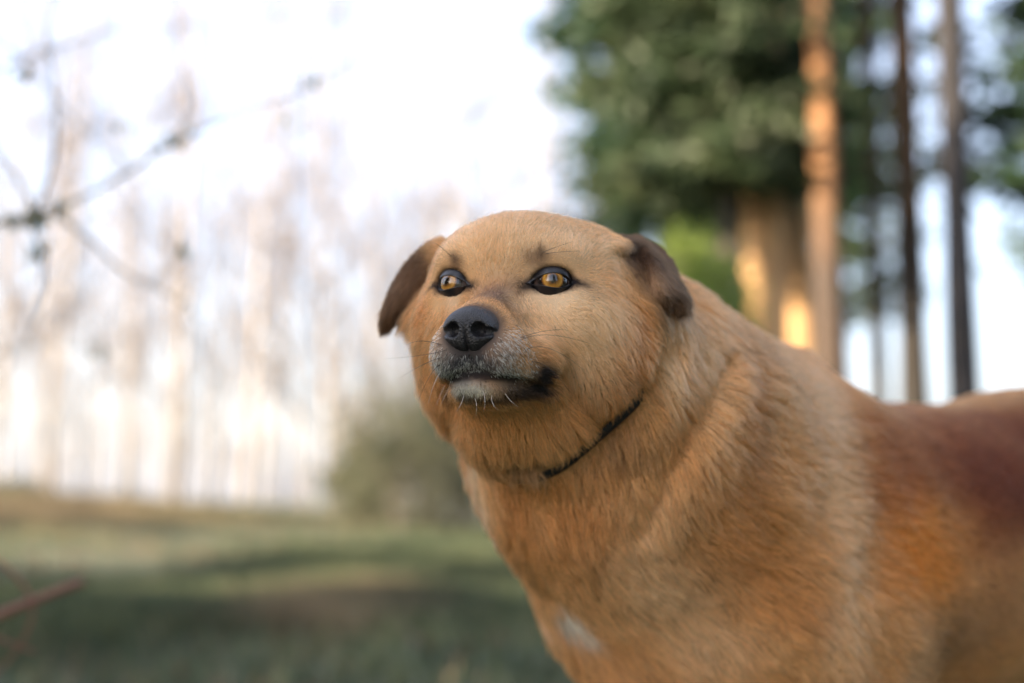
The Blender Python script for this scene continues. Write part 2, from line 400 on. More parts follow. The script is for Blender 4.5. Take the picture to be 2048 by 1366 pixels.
# (px, py, radius in photo pixels x, y, colour, strength)
def ear_sd(p, ch):
    d = np.full(len(p), 9.0); m = (np.abs(p - ch[len(ch) // 2][0]) < .12).all(1); pm = p[m].astype(np.float32)
    if m.any():
        ed = np.full(len(pm), 9.0)
        for c, Rm, r in ch: ed = np.minimum(ed, ell(pm, c, r, Rm))
        d[m] = ed
    return d
MARKS = [
 (1080, 470, 150, 60, DUST, .75), (960, 480, 80, 60, PALE, .6), (1040, 530, 40, 70, DUST, .7), (1180, 500, 60, 50, PALE, .55),
 (1015, 600, 60, 40, np.array([.36, .20, .115]), .75), (1045, 660, 45, 50, np.array([.38, .20, .09]), .75), (985, 590, 40, 18, np.array([.13, .10, .10]), .6),
 (1212, 505, 16, 26, CREAM, .5),
 (1135, 622, 62, 40, CREAM, .95), (1190, 640, 60, 60, PALE, .85), (1090, 590, 40, 15, CREAM, .6), (1150, 700, 60, 50, PALE, .5),
 (1278, 640, 24, 60, ORANGE, .8), (1258, 512, 22, 26, BROWN, .8), (1268, 545, 16, 34, BROWN, .7), (1300, 560, 24, 26, np.array([.32, .19, .11]), .8), (1318, 606, 22, 30, BROWN, .85), (1296, 520, 30, 20, BROWN, .6), (1270, 700, 60, 60, ORANGE, .65), (1250, 760, 60, 60, ORANGE, .6), (1180, 830, 90, 50, ORANGE, .5), (1020, 860, 100, 40, TAN, .7),
 (1325, 660, 16, 70, PALE, .7), (1330, 720, 14, 40, CREAM, .6),
 (905, 600, 14, 40, CREAM, .6), (875, 640, 12, 60, PALE, .6), (850, 720, 25, 60, TAN, .5), (860, 780, 30, 60, ORANGE, .5), (842, 620, 22, 30, ORANGE, .8),
 (1070, 515, 26, 15, BROWN, .65), (1083, 505, 9, 13, DKB, .65), (913, 526, 13, 16, BROWN, .75), (908, 516, 6, 9, DKB, .55),
 (1160, 568, 26, 9, BROWN, .7), (1190, 590, 22, 8, BROWN, .35), (1050, 570, 20, 12, BROWN, .45), (930, 578, 12, 12, BROWN, .5),
 # muzzle
 (895, 745, 26, 50, WHITE, .95), (935, 725, 40, 16, GREY, .8), (1005, 708, 22, 38, np.array([.42, .39, .36]), .55), (1030, 750, 34, 22, WHITE, .55), (960, 735, 50, 18, GREY, .7),
 (945, 748, 46, 5, DKB, .7), (938, 779, 46, 14, np.array([.56, .53, .46]), 1.0), (1030, 782, 34, 14, DKB, .8), (1045, 730, 30, 18, TAN, .6), (920, 762, 30, 7, GREY, .4),
 (1086, 748, 20, 26, BLACK, 1.0), (1070, 774, 30, 14, BLACK, 1.0), (1045, 785, 30, 9, DKB, .8), (990, 797, 60, 7, DKB, .75), (895, 770, 12, 14, DKB, .85), (925, 790, 20, 8, DKB, .6),
 (1055, 705, 5, 5, BROWN, .6), (1036, 690, 4, 4, DKB, .7), (1065, 725, 4, 12, BROWN, .4),
 # neck and chest
 (1250, 880, 60, 40, BROWN, .35), (1390, 680, 90, 70, PALE, .35), (1420, 800, 50, 90, PALE, .35), (1060, 925, 60, 14, GREY, .35),
 (1150, 1050, 90, 90, ORANGE, .45), (1030, 1000, 30, 90, ORANGE, .5), (940, 960, 18, 90, CREAM, .85), (985, 1060, 20, 60, CREAM, .8), (1030, 1160, 16, 60, CREAM, .6),  # cream marks: rim light on the pale chest edge, put into the coat
 (1130, 1225, 20, 26, WHITE, .85), (1165, 1260, 20, 14, WHITE, .7), (1270, 1150, 70, 60, PALE, .45), (1360, 1250, 60, 60, PALE, .5), (1300, 1010, 60, 60, PALE, .4), (1440, 1000, 60, 60, ORANGE, .35),
 (1500, 850, 40, 160, np.array([.40, .17, .06]), .6), (1520, 700, 60, 50, np.array([.42, .20, .09]), .6), (1640, 800, 45, 80, PALE, .6), (1650, 960, 50, 60, PALE, .5), (1500, 1120, 90, 60, ORANGE, .45),
 (1680, 1060, 48, 130, CREAM, .32), (1670, 1250, 50, 110, CREAM, .40), (1640, 820, 60, 80, CREAM, .35), (1400, 700, 70, 50, CREAM, .3), (1330, 1180, 90, 60, CREAM, .3), (1420, 1290, 80, 50, CREAM, .3), (1250, 1100, 70, 40, CREAM, .25), (1180, 640, 70, 60, CREAM, .4), (1190, 740, 50, 60, CREAM, .3), (1700, 980, 20, 60, PALE, .5), (1600, 1200, 70, 60, ORANGE, .45), (1560, 1330, 120, 40, TAN, .5),
 (2000, 850, 90, 60, RED, .8), (2030, 950, 60, 110, MARO, .85), (1940, 980, 120, 80, MARO, .55), (1860, 1130, 120, 60, np.array([.70, .27, .05]), .6), (1800, 900, 120, 100, RED, .8), (1760, 1000, 80, 60, RED, .6), (1900, 900, 150, 90, RED, .8), (1960, 1010, 100, 60, MARO, .8),  # rear flank: shadow reds and a sunlit orange patch laid into the coat
 (948, 930, 12, 30, CREAM, .9), (962, 985, 14, 40, CREAM, .9), (985, 1050, 14, 40, CREAM, .9), (1012, 1120, 14, 40, CREAM, .8), (1045, 1180, 14, 30, CREAM, .7), (1090, 1230, 14, 20, CREAM, .6),  # pale chest fringe, its rim light painted in as coat colour
 # shade over back and flank with a sunlit orange patch, painted as coat colour
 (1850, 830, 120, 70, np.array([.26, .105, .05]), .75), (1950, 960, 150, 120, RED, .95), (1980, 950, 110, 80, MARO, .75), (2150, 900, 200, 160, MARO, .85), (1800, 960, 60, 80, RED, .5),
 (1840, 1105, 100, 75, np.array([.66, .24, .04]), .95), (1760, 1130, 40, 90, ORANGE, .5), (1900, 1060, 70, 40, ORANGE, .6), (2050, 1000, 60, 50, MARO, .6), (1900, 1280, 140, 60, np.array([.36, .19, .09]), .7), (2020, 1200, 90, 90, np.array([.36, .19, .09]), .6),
]
MK = []; INEAR = [h for h in (hit(1304, 572),) if h is not None]
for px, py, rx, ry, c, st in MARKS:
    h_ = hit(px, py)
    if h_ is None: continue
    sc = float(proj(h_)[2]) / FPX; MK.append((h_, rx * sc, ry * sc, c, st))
EARC = [np.stack([c for c, _, _ in ch]) for ch in EARS[:2]]
def coat(p):
    "base albedo of the coat at points p"
    q = tol(p.astype(np.float32)).astype(float); n = len(p)
    c = np.tile(TAN, (n, 1)); nz = vnoise(p * 14, 3)[:, None]; nz2 = vnoise(p * 45, 4)[:, None]
    c = c + (ORANGE - TAN) * np.clip(.30 + .45 * nz, 0, .8); c = c + (PALE - c) * np.clip(.22 * nz2 + .1, 0, .5)
    wob = vnoise(p * 70, 9) * .25 + vnoise(p * 160, 10) * .2
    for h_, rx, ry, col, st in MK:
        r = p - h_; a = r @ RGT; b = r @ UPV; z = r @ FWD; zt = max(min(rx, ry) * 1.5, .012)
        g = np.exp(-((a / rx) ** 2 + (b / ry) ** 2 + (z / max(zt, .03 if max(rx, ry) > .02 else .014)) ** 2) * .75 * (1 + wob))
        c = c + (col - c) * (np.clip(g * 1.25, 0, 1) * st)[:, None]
    for k_, bc in ((0, np.array([.060, .030, .018])), (1, np.array([.070, .034, .018]))):
        g = 1 - np.clip((ear_sd(p, EARS[k_]) - .0035) / .0035, 0, 1)
        st = np.clip((p - EARS[k_][0][0]) @ (EARS[k_][8][0] - EARS[k_][0][0]) / (.0004 if k_ == 1 else 1e-5), 0, 1)
        c = c + (bc * (1 + .35 * nz2 + .25 * nz) - c) * (g * st * .93)[:, None]
    if INEAR: r = p - INEAR[0]; g = np.exp(-((r @ RGT / .0075) ** 2 + (r @ UPV / .0105) ** 2) - (r @ FWD / .02) ** 2); c = c + (np.array([.34, .20, .115]) * (1 + .3 * nz2) - c) * (g * .85)[:, None]
    g = np.maximum(np.exp(-(seg_d(warp(q), MOUTH) / .0030) ** 2), np.exp(-(seg_d(warp(q), np.array(MOUTH) + np.array([0, -.001, -.0040])) / .0034) ** 2) * np.clip(1.25 - np.abs(q[:, 0]) / .026, 0, 1)); c = c + (BLACK * 1.5 - c) * (g * .95)[:, None]
    lip = np.clip((q[:, 1] - .024) / .008, 0, 1) * np.clip((q[:, 2] + .0650 + np.abs(q[:, 0]) * .10) / .0022, 0, 1) * np.clip((-.0575 - np.abs(q[:, 0]) * .14 - q[:, 2]) / .0012, 0, 1) * (np.abs(q[:, 0]) < .034)
    c = c + (BLACK * 1.6 - c) * (lip * .92)[:, None]
    for ce, Fm, s in EYES:
        l = (q - ce) @ Fm; m = l[:, 2] > -.004
        r = np.sqrt((l[:, 0] / .0150) ** 2 + (l[:, 1] / np.where(l[:, 1] > 0, .0094, .0080)) ** 2) ; g = np.clip((1.12 - r) / .25, 0, 1) * m
        g2 = (np.clip(1.2 - np.abs(l[:, 0] + .0170) / .008, 0, 1) * np.clip(1.2 - np.abs(l[:, 1] + .0025) / .0045, 0, 1) + .8 * np.clip(1.2 - np.abs(l[:, 0] - .0175) / .008, 0, 1) * np.clip(1.1 - np.abs(l[:, 1] + .0010 + (l[:, 0] - .0175) * .25) / .0028, 0, 1)) * m
        c = c + (BLACK * 1.3 - c) * np.clip(g + g2, 0, 1)[:, None]
    sk_ = np.clip((q[:, 1] - .026) / .012, 0, 1) * np.clip((-.036 - q[:, 2]) / .006, 0, 1) * np.clip((q[:, 2] + .0600 + np.abs(q[:, 0]) * .16) / .002, 0, 1) * np.clip(1.3 - np.abs(q[:, 0]) / .024, 0, 1)
    c = c + (np.array([.07, .068, .078]) - c) * (sk_ * .8)[:, None]
    nm = np.abs(q - np.array([0, .055, -.035])).max(1) < .04; nd_ = np.full(n, 1.); nd_[nm] = nose_sdf(q[nm]); c = c + (np.array([.045, .042, .048]) - c) * (np.clip(1 - nd_ / .0045, 0, 1) ** .7 * .9)[:, None]
    return np.clip(c, .004, .9)

# ------------------------------------------------------------------ nose leather
def nose_sdf(q):
    q = np.array(q, np.float32); q[:, 1] += MZ; ax = np.abs(q[:, :1]); s = np.concatenate([ax, q[:, 1:]], 1)
    d = ell(q, (0, .0565, -.0318), (.0158, .0140, .0118))
    d = smin(d, ell(s, (.0082, .0605, -.0355), (.0082, .0088, .0085)), .005)
    d = smin(d, ell(s, (.0035, .0605, -.0405), (.0062, .0075, .0068)), .005)
    no = ell(s, (.0080, .0715, -.0350), (.0043, .0105, .0047))
    sl = cone(s, (.0095, .0700, -.0362), (.0165, .0625, -.0362), .0034, .0018)
    no = smin(no, sl, .002)
    d = smax(d, -no, .0016)
    g = np.sqrt((q[:, 0] / .0006) ** 2 + (np.clip(-.0370 - q[:, 2], -9, 0) / .003) ** 2)
    d = d + .0012 * np.exp(-g * g)
    return d
NV, NF = surface(lambda q: nose_sdf(q), (-.026, .035, -.056), (.026, .08, -.010), .0006, B=10)
NV = HO + NV @ HR.T
m_nose = mat('nose leather', (.017, .016, .019), .36); BS(m_nose).inputs['Specular IOR Level'].default_value = .5
vo = nd(m_nose, 'ShaderNodeTexVoronoi'); vo.inputs['Scale'].default_value = 1100; tcn = nd(m_nose, 'ShaderNodeTexCoord'); lk(m_nose, tcn.outputs['Object'], vo.inputs['Vector'])
bump(m_nose, vo.outputs['Distance'], .8, .0008)

# ------------------------------------------------------------------ eyes
def eye_material():
    m = mat('eye', rough=.03); BS(m).inputs['Coat Weight'].default_value = 1.0; BS(m).inputs['Coat Roughness'].default_value = .01; BS(m).inputs['IOR'].default_value = 1.4
    tc = nd(m, 'ShaderNodeTexCoord'); sp = nd(m, 'ShaderNodeSeparateXYZ'); lk(m, tc.outputs['Object'], sp.inputs[0])
    cx = nd(m, 'ShaderNodeCombineXYZ'); lk(m, sp.outputs[0], cx.inputs[0]); lk(m, sp.outputs[1], cx.inputs[1])
    ln = nd(m, 'ShaderNodeVectorMath', operation='LENGTH'); lk(m, cx.outputs[0], ln.inputs[0])
    mr = nd(m, 'ShaderNodeMapRange'); mr.inputs['From Max'].default_value = EYE_R; lk(m, ln.outputs['Value'], mr.inputs[0])
    iris = [(0, (.006, .004, .004)), (.17, (.008, .005, .004)), (.25, (.10, .04, .010)), (.36, (.33, .15, .024)), (.46, (.48, .24, .040)), (.53, (.18, .07, .016)), (.57, (.012, .008, .008)), (.74, (.020, .013, .012)), (.86, (.10, .065, .055))]
    r = ramp(m, mr.outputs[0], iris)
    n = noise(m, 900, 3, sc=(1, 1, .1)); mm = nd(m, 'ShaderNodeMapRange'); mm.inputs['To Min'].default_value = .65; mm.inputs['To Max'].default_value = 1.35; lk(m, n.outputs[0], mm.inputs[0])
    hs = nd(m, 'ShaderNodeHueSaturation'); lk(m, mm.outputs[0], hs.inputs['Value']); lk(m, r.outputs[0], hs.inputs['Color']); lk(m, hs.outputs[0], BS(m).inputs['Base Color'])
    return m
m_eye = eye_material()
m_lid = mat('wet black eyelid', (.012, .011, .014), .32)
def uvsphere(r, nu=48, nv=32):
    th = np.linspace(0, math.pi, nv + 1)[:, None]; ph = np.arange(nu)[None] * 2 * math.pi / nu
    V = np.stack([np.sin(th) * np.cos(ph), np.sin(th) * np.sin(ph), np.cos(th) + 0 * ph], -1).reshape(-1, 3) * r
    i = np.arange(nv)[:, None] * nu; j = np.arange(nu)[None]; k = (j + 1) % nu
    return V, np.stack([i + j, i + nu + j, i + nu + k, i + k], -1).reshape(-1, 4)
GAZE = {1: (-.10, .05), -1: (-.10, .05)}
LIDO = {}
for ce, Fm, s in EYES:
    ev, ef = uvsphere(EYE_R)
    rr = np.hypot(ev[:, 0], ev[:, 1]) / EYE_R; ev[:, 2] += np.where(ev[:, 2] > 0, .0011 * np.clip(1 - (rr / .6) ** 2, 0, 1), 0)   # corneal bulge
    eo = obj('eye', mesh_np('eye', ev, ef), m_eye, dog)
    gz = Fm @ np.array([GAZE[s][0], GAZE[s][1], 1.0]); Wm = HR @ frame(gz, [0, 0, 1.0])[:, [0, 2, 1]]
    if np.linalg.det(Wm) < 0: Wm[:, 0] *= -1
    M = Matrix(Wm.tolist()).to_4x4(); M.translation = (L(*ce) - DO).tolist(); eo.matrix_local = M
    # lids: a rolled band from the opening on the eyeball out to the face
    T = np.linspace(0, 2 * math.pi, 64, endpoint=False); a, b = .0106, .0056
    def ring(sc, dz, drop=0.0):
        u = a * np.cos(T) * sc; v = b * np.sign(np.sin(T)) * np.abs(np.sin(T)) ** 1.2 * np.where(np.sin(T) > 0, .68 * (1 + (sc - 1) * 1.35), .92 * (1 + (sc - 1) * .70)) + .0003
        v = v * (1 - .10 * np.cos(T) * np.sign(np.sin(T)))
        inner = np.clip(-np.cos(T), 0, 1) ** 6; u = u - inner * .0030 * sc; v = v - inner * .0016          # inner canthus
        outer = np.clip(np.cos(T), 0, 1) ** 8; u = u + outer * .0012
        w_ = np.sqrt(np.maximum((EYE_R + dz) ** 2 - np.minimum(u * u + v * v, (EYE_R * .96) ** 2), 0)) - drop
        return np.stack([u, v, w_], 1)
    rings = [ring(.96, .0000, .0006), ring(.985, .0007), ring(1.04, .0013), ring(1.14, .0013), ring(1.24, .0006), ring(1.36, -.0002, .0012), ring(1.6, 0, .004)]
    rw = [(HO + (ce + r_ @ Fm.T) @ HR.T) for r_ in rings]
    for k_, off in ((4, .0004), (5, -.0006), (6, -.0035)):
        pr = rw[k_].copy()
        for _ in range(4):
            g_ = grad(dog_sdf, pr); fv = dog_sdf(pr) - off; st_ = (fv / np.maximum((g_ ** 2).sum(1), .2))[:, None] * g_
            pr = pr - np.clip(st_, -.003, .003)
        pr = pr if k_ > 4 else (pr * .5 + rw[k_] * .5)
        le = (tol(pr.astype(np.float32)) - ce) @ Fm; ne = np.linalg.norm(le, axis=1)[:, None]; mn = EYE_R + (.0007, .0003, -.0004)[k_ - 4]
        le = np.where(ne < mn, le / ne * mn, le); rw[k_] = HO + (ce + le @ Fm.T) @ HR.T
    LV = np.concatenate(rw); n_ = 64; i = np.arange(len(rw) - 1)[:, None] * n_; j = np.arange(n_)[None]; k = (j + 1) % n_
    LF = np.stack([i + j, i + k, i + n_ + k, i + n_ + j], -1).reshape(-1, 4)
    lo_ = obj('eyelid', mesh_np('eyelid', LV - DO, LF), m_lid, dog)
    md = lo_.modifiers.new('s', 'SUBSURF'); md.levels = md.render_levels = 1
nob = obj('nose', mesh_np('nose', NV - DO, NF), m_nose, dog)

# ------------------------------------------------------------------ body mesh
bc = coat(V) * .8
m_body = mat('dog skin and undercoat', rough=.9); at = nd(m_body, 'ShaderNodeAttribute'); at.attribute_name = 'coat'
lk(m_body, at.outputs['Color'], BS(m_body).inputs['Base Color']); BS(m_body).inputs['Specular IOR Level'].default_value = .15
body = obj('body', mesh_np('body', V - DO, F, attrs={'coat': bc}), m_body, dog)

# ------------------------------------------------------------------ fur
ARROWS = [ (965,595,990,530),(1000,560,1010,500),(1000,500,1010,450),(1070,500,1085,440),(1120,470,1160,435),(900,510,885,480),(950,480,945,440),(1190,520,1225,490),
 (1050,580,1060,610),(1090,600,1120,625),(1150,600,1200,625),(1180,560,1230,580),(1230,560,1270,620),(1120,660,1170,700),(1200,680,1250,740),(1040,640,1080,680),
 (1010,620,1040,600),(1150,760,1190,830),(1240,760,1270,830),(1290,660,1310,730),(1100,800,1130,860),(1000,700,1030,735),(1030,730,1065,755),(1060,770,1100,780),
 (935,722,915,750),(960,722,970,752),(985,725,1005,758),(895,725,880,765),(875,700,862,745),(950,768,948,800),(1000,775,1012,805),(910,775,905,800),(1045,790,1070,815),
 (960,840,985,910),(1060,850,1090,920),(1150,870,1170,930),(900,820,905,880),(850,720,838,780),(860,640,845,680),(885,620,870,660),
 (1235,640,1260,700),(1320,650,1330,720),(1270,500,1300,520),(1320,545,1345,590),(1350,600,1350,640),(880,500,840,520),(820,550,795,600),(785,600,770,640),
 (1380,620,1440,680),(1500,680,1590,740),(1400,720,1450,790),(1350,780,1390,860),(1300,900,1310,990),(1200,960,1215,1040),(1100,980,1120,1060),(1000,980,1030,1060),
 (1050,1080,1080,1150),(1150,1120,1210,1180),(1250,1050,1290,1120),(1300,1180,1380,1230),(1400,960,1440,1040),(1450,860,1500,930),(1550,820,1630,880),(1650,760,1740,800),
 (1500,1000,1590,1040),(1450,1130,1540,1180),(1600,1100,1690,1140),(1550,1250,1640,1310),(1400,1300,1460,1360),(1650,950,1740,970),(1680,1250,1720,1330),(1250,1280,1330,1330),
 (1800,820,1900,840),(1850,950,1950,975),(1950,850,2040,855),(1800,1080,1900,1120),(1950,1100,2040,1130),(1850,1250,1940,1300),(1140,1210,1180,1250),(1160,500,1150,455)]
AP, AD = [], []
for x0, y0, x1, y1 in ARROWS:
    a, b = hit(x0, y0), hit(x1, y1)
    if a is None or b is None or np.linalg.norm(a - b) > .12: continue
    AP.append(a); AD.append((b - a) / np.linalg.norm(b - a))
AP = np.array(AP); AD = np.array(AD)
def flow(p):
    out = np.empty_like(p)
    for s in range(0, len(p), 20000):
        q = p[s:s + 20000]; d2 = ((q[:, None] - AP[None]) ** 2).sum(2) + 1e-5; w_ = 1 / d2 ** 1.6
        w_ *= 1
        v = (w_[..., None] * AD[None]).sum(1) / w_.sum(1)[:, None]
        dflt = along * .8 + np.array([0, 0, -.55]); far = np.clip((d2.min(1) - .01) / .03, 0, 1)[:, None]
        out[s:s + 20000] = v * (1 - far) + dflt * far
    return out
HAIR_MATS = []
def hair_mat():
    m = bpy.data.materials.new('dog fur'); m.use_nodes = True; nt = m.node_tree; nt.nodes.clear()
    o = nt.nodes.new('ShaderNodeOutputMaterial'); h = nt.nodes.new('ShaderNodeBsdfHairPrincipled'); h.parametrization = 'COLOR'
    a = nt.nodes.new('ShaderNodeAttribute'); a.attribute_name = 'hair_color'
    h.inputs['Roughness'].default_value = .42; h.inputs['Radial Roughness'].default_value = .5
    h.inputs['IOR'].default_value = 1.5; h.inputs['Random Roughness'].default_value = .2
    gm = nt.nodes.new('ShaderNodeGamma'); gm.inputs[1].default_value = 1.25; nt.links.new(a.outputs['Color'], gm.inputs[0]); nt.links.new(gm.outputs[0], h.inputs['Color'])
    df = nt.nodes.new('ShaderNodeBsdfDiffuse'); nt.links.new(a.outputs['Color'], df.inputs[0]); mx = nt.nodes.new('ShaderNodeMixShader'); mx.inputs[0].default_value = .55
    nt.links.new(h.outputs[0], mx.inputs[1]); nt.links.new(df.outputs[0], mx.inputs[2]); nt.links.new(mx.outputs[0], o.inputs[0]); return m
def worley(p, cell, seed):
    "nearest jittered seed point for each p"
    i0 = np.floor(p / cell); best = np.full(len(p), 1e9); bp = p.copy(); bid = np.zeros(len(p))
    for a in (-1, 0, 1):
        for b in (-1, 0, 1):
            for c in (-1, 0, 1):
                i = i0 + np.array([a, b, c]); s = (i + np.stack([hash3(i, seed), hash3(i, seed + 1), hash3(i, seed + 2)], 1)) * cell
                d = ((p - s) ** 2).sum(1); m = d < best; best[m] = d[m]; bp[m] = s[m]; bid[m] = hash3(i, seed + 5)[m]
    return bp, bid
# ------------------------------------------------------------------ collar
CP = [march(*q) for q in ((1292, 780), (1215, 866), (1110, 936))]
n0 = P(1290, 900, 1.10) - P(1080, 640, 1.0); dd_ = CP[2] - CP[0]; dd_ /= np.linalg.norm(dd_); CN = n0 - dd_ * (n0 @ dd_); CN /= np.linalg.norm(CN)
ax0, ax1 = P(1120, 690, 1.03), P(1260, 900, 1.07); tq = ((CP[0] - ax0) @ CN) / ((ax1 - ax0) @ CN); CC = ax0 + (ax1 - ax0) * tq
cu = CP[0] - CC; cu -= CN * (cu @ CN); cu /= np.linalg.norm(cu); cv = np.cross(CN, cu); TH = np.linspace(0, 2 * math.pi, 120, endpoint=False)
cdv = np.cos(TH)[:, None] * cu + np.sin(TH)[:, None] * cv; rr_ = np.full(120, .03)
for _ in range(60): rr_ = np.clip(rr_ - dog_sdf(CC + cdv * rr_[:, None]) * .7, .02, .25)
rr_ = np.convolve(np.concatenate([rr_[-4:], rr_, rr_[:4]]), np.ones(9) / 9, 'valid')
CRING = CC + cdv * rr_[:, None]
def build_collar():
    root = empty('collar', CC, 'thin black collar buckled around the thick neck of the dog', 'collar'); m = mat('black webbing', (.012, .012, .014), .6)
    n = noise(m, 1400, 2); bump(m, n.outputs[0], .4, .0004)
    prof = [(-.0030, .0018), (.0030, .0018), (.0036, .0030), (.0030, .0042), (-.0030, .0042), (-.0036, .0030)]
    sink = (.0085 * sstep(CRING @ UPV - CP[0] @ UPV, -.012, .02))[:, None]   # the nape fur covers the strap
    Vc = np.concatenate([CRING + cdv * (o_ - sink) + CN * a_ - CC for a_, o_ in prof]); n_ = 120; k = len(prof)
    i = np.arange(k)[:, None] * n_; i2 = ((np.arange(k) + 1) % k)[:, None] * n_; j = np.arange(n_)[None]; j2 = (j + 1) % n_
    obj('strap', mesh_np('strap', Vc, np.stack([i + j, i + j2, i2 + j2, i2 + j], -1).reshape(-1, 4)), m, root)
    ms = mat('dark steel', (.25, .25, .26), .35, Metallic=1.0); t = 60; c0 = CRING[t] + cdv[t] * .0075 - CC; tg = np.cross(CN, cdv[t])
    a = np.linspace(0, 2 * math.pi, 33); sq = lambda x: np.sign(x) * np.abs(x) ** .5
    Vt, Ft = tube(c0 + np.outer(sq(np.cos(a)) * .011, tg) + np.outer(sq(np.sin(a)) * .010, CN), .0014, 8); obj('buckle', mesh_np('buckle', Vt, Ft), ms, root)
build_collar()
# ------------------------------------------------------------------ whiskers
def build_whiskers():
    m = mat('whisker', (.02, .015, .012), .4); mw = mat('pale whisker', (.6, .55, .5), .4)
    W = [((1038, 682), (60, -12), (150, 8), .012, m), ((1052, 700), (50, -2), (118, 42), .012, m), ((1040, 676), (50, -14), (95, -16), .014, m), ((1062, 724), (35, 12), (78, 60), .010, m),
         ((892, 700), (-45, 10), (-125, 18), -.006, m), ((886, 715), (-35, 12), (-85, 40), -.004, m), ((882, 730), (-20, 18), (-45, 70), .004, m), ((884, 690), (-40, -8), (-70, 0), -.01, m), ((884, 742), (-14, 22), (-28, 66), .008, mw),
         ((893, 765), (-10, 20), (-20, 45), .01, mw), ((928, 790), (-6, 18), (-16, 34), .010, mw), ((949, 796), (4, 14), (3, 36), .010, mw), ((983, 790), (3, 18), (14, 30), .010, mw), ((900, 772), (-8, 16), (-20, 40), .012, mw), ((965, 780), (5, 22), (2, 42), .010, mw), ((1010, 786), (10, 14), (26, 28), .008, mw),
         ((905, 515), (-25, -22), (-40, -30), .01, m), ((1085, 505), (25, -10), (60, -22), .012, m), ((1090, 508), (30, -4), (70, -6), .012, m), ((1109, 650), (1, 4), (3, 9), .001, m)]
    for (px, py), a, b, out, mm in W:
        h_ = hit(px, py)
        if h_ is None: continue
        z = float(proj(h_)[2]); p0 = P(px, py, z + .001); p1 = P(px + a[0], py + a[1], z - abs(out)); p2 = P(px + b[0], py + b[1], z - out * .6)
        t = np.linspace(0, 1, 12)[:, None]; c_ = 2 * p1 - (p0 + p2) / 2; pth = p0 * (1 - t) ** 2 + 2 * c_ * t * (1 - t) + p2 * t * t
        Vt, Ft = tube(pth - DO, np.linspace(.00019, .00006, 12), 5); obj('whisker', mesh_np('whisker', Vt, Ft), mm, dog)
build_whiskers()
def make_fur():
    tri = np.concatenate([F[:, [0, 1, 2]], F[:, [0, 2, 3]]]); A, B_, C_ = V[tri[:, 0]], V[tri[:, 1]], V[tri[:, 2]]
    cr = np.cross(B_ - A, C_ - A); ar = np.linalg.norm(cr, axis=1) / 2; fn = cr / (2 * ar[:, None] + 1e-12); cen = (A + B_ + C_) / 3
    # vertex normals
    vn = np.zeros_like(V)
    for k in range(3):
        for ax in range(3): vn[:, ax] += np.bincount(tri[:, k], cr[:, ax], len(V))
    vn /= np.linalg.norm(vn, axis=1)[:, None] + 1e-12
    pj = proj(cen); view = CAM - cen; view /= np.linalg.norm(view, axis=1)[:, None]; fc = (fn * view).sum(1)
    onscr = (pj[:, 0] > -60) & (pj[:, 0] < 2110) & (pj[:, 1] < 1430)
    hq = tol(cen.astype(np.float32)).astype(float)
    hd = np.linalg.norm((hq - np.array([0, -.02, -.02])) / np.array([.1, .13, .1]), axis=1)
    muz = np.exp(-(np.linalg.norm(hq - np.array([0, .03, -.05]), axis=1) / .035) ** 2)
    dens = 1.15e6 * (1 + 1.9 * np.clip(1.2 - hd, 0, 1) + 1.6 * muz)
    dens *= np.where(fc > -.25, 1, .12) * np.where(onscr, 1, .10)
    n = rng.poisson(ar * dens); t = np.repeat(np.arange(len(tri)), n); N = len(t)
    u, v = rng.random(N), rng.random(N); fl = u + v > 1; u[fl] = 1 - u[fl]; v[fl] = 1 - v[fl]
    p = A[t] + u[:, None] * (B_ - A)[t] + v[:, None] * (C_ - A)[t]
    nr = vn[tri[t, 0]] * (1 - u - v)[:, None] + vn[tri[t, 1]] * u[:, None] + vn[tri[t, 2]] * v[:, None]; nr /= np.linalg.norm(nr, axis=1)[:, None]
    q = tol(p.astype(np.float32)).astype(float)
    keep = np.ones(N, bool)
    for ce, Fm, s in EYES:
        l = (q - ce) @ Fm; r = np.sqrt((l[:, 0] / .0132) ** 2 + (l[:, 1] / np.where(l[:, 1] > 0, .0078, .0070)) ** 2); keep &= ~((r < 1) & (l[:, 2] > -.006))
    keep &= nose_sdf(q) > .0006
    # bare black lips along the mouth crease
    keep &= ~((seg_d(warp(q), MOUTH) < .0018) & (rng.random(N) < .7))
    p, nr, q = p[keep], nr[keep], q[keep]; N = len(p)
    d = flow(p)
    d += (.18 + .14 * np.clip(vnoise(p * 9, 77), 0, 1))[:, None] * np.stack([vnoise(p * 55, 20 + k) for k in range(3)], 1) + .10 * np.stack([vnoise(p * 160, 30 + k) for k in range(3)], 1)
    # upper lip: hairs fan out and down from the nose; chin: straight down
    lipw = np.clip((q[:, 1] - .022) / .012, 0, 1) * np.clip((-.030 - q[:, 2]) / .006, 0, 1) * (np.abs(q[:, 0]) < .040)
    fan = q - np.array([0, .056, -.030]); fan[:, 2] -= .012; fan /= np.linalg.norm(fan, axis=1)[:, None]; fan = fan @ HR.T
    dn = np.linalg.norm(d, axis=1)[:, None] + 1e-9; d = d / dn * (1 - lipw)[:, None] + (fan + .25 * d / dn) * lipw[:, None]
    d -= nr * (d * nr).sum(1)[:, None]; d /= np.linalg.norm(d, axis=1)[:, None] + 1e-9
    upl = lipw * np.clip((q[:, 2] + .0605 + np.abs(q[:, 0]) * .16) / .002, 0, 1)
    # length
    hd = np.linalg.norm((q - np.array([0, -.02, -.02])) / np.array([.085, .11, .085]), axis=1)
    face = np.clip((1.15 - hd) / .5, 0, 1)
    ear = np.minimum(ear_sd(p, EARS[0]), ear_sd(p, EARS[1])); earw = 1 - np.clip(ear / .004, 0, 1)
    muzd = np.linalg.norm((q - np.array([0, .035, -.045])) / np.array([.035, .045, .035]), axis=1); muzw = np.clip((1.3 - muzd) / .6, 0, 1)
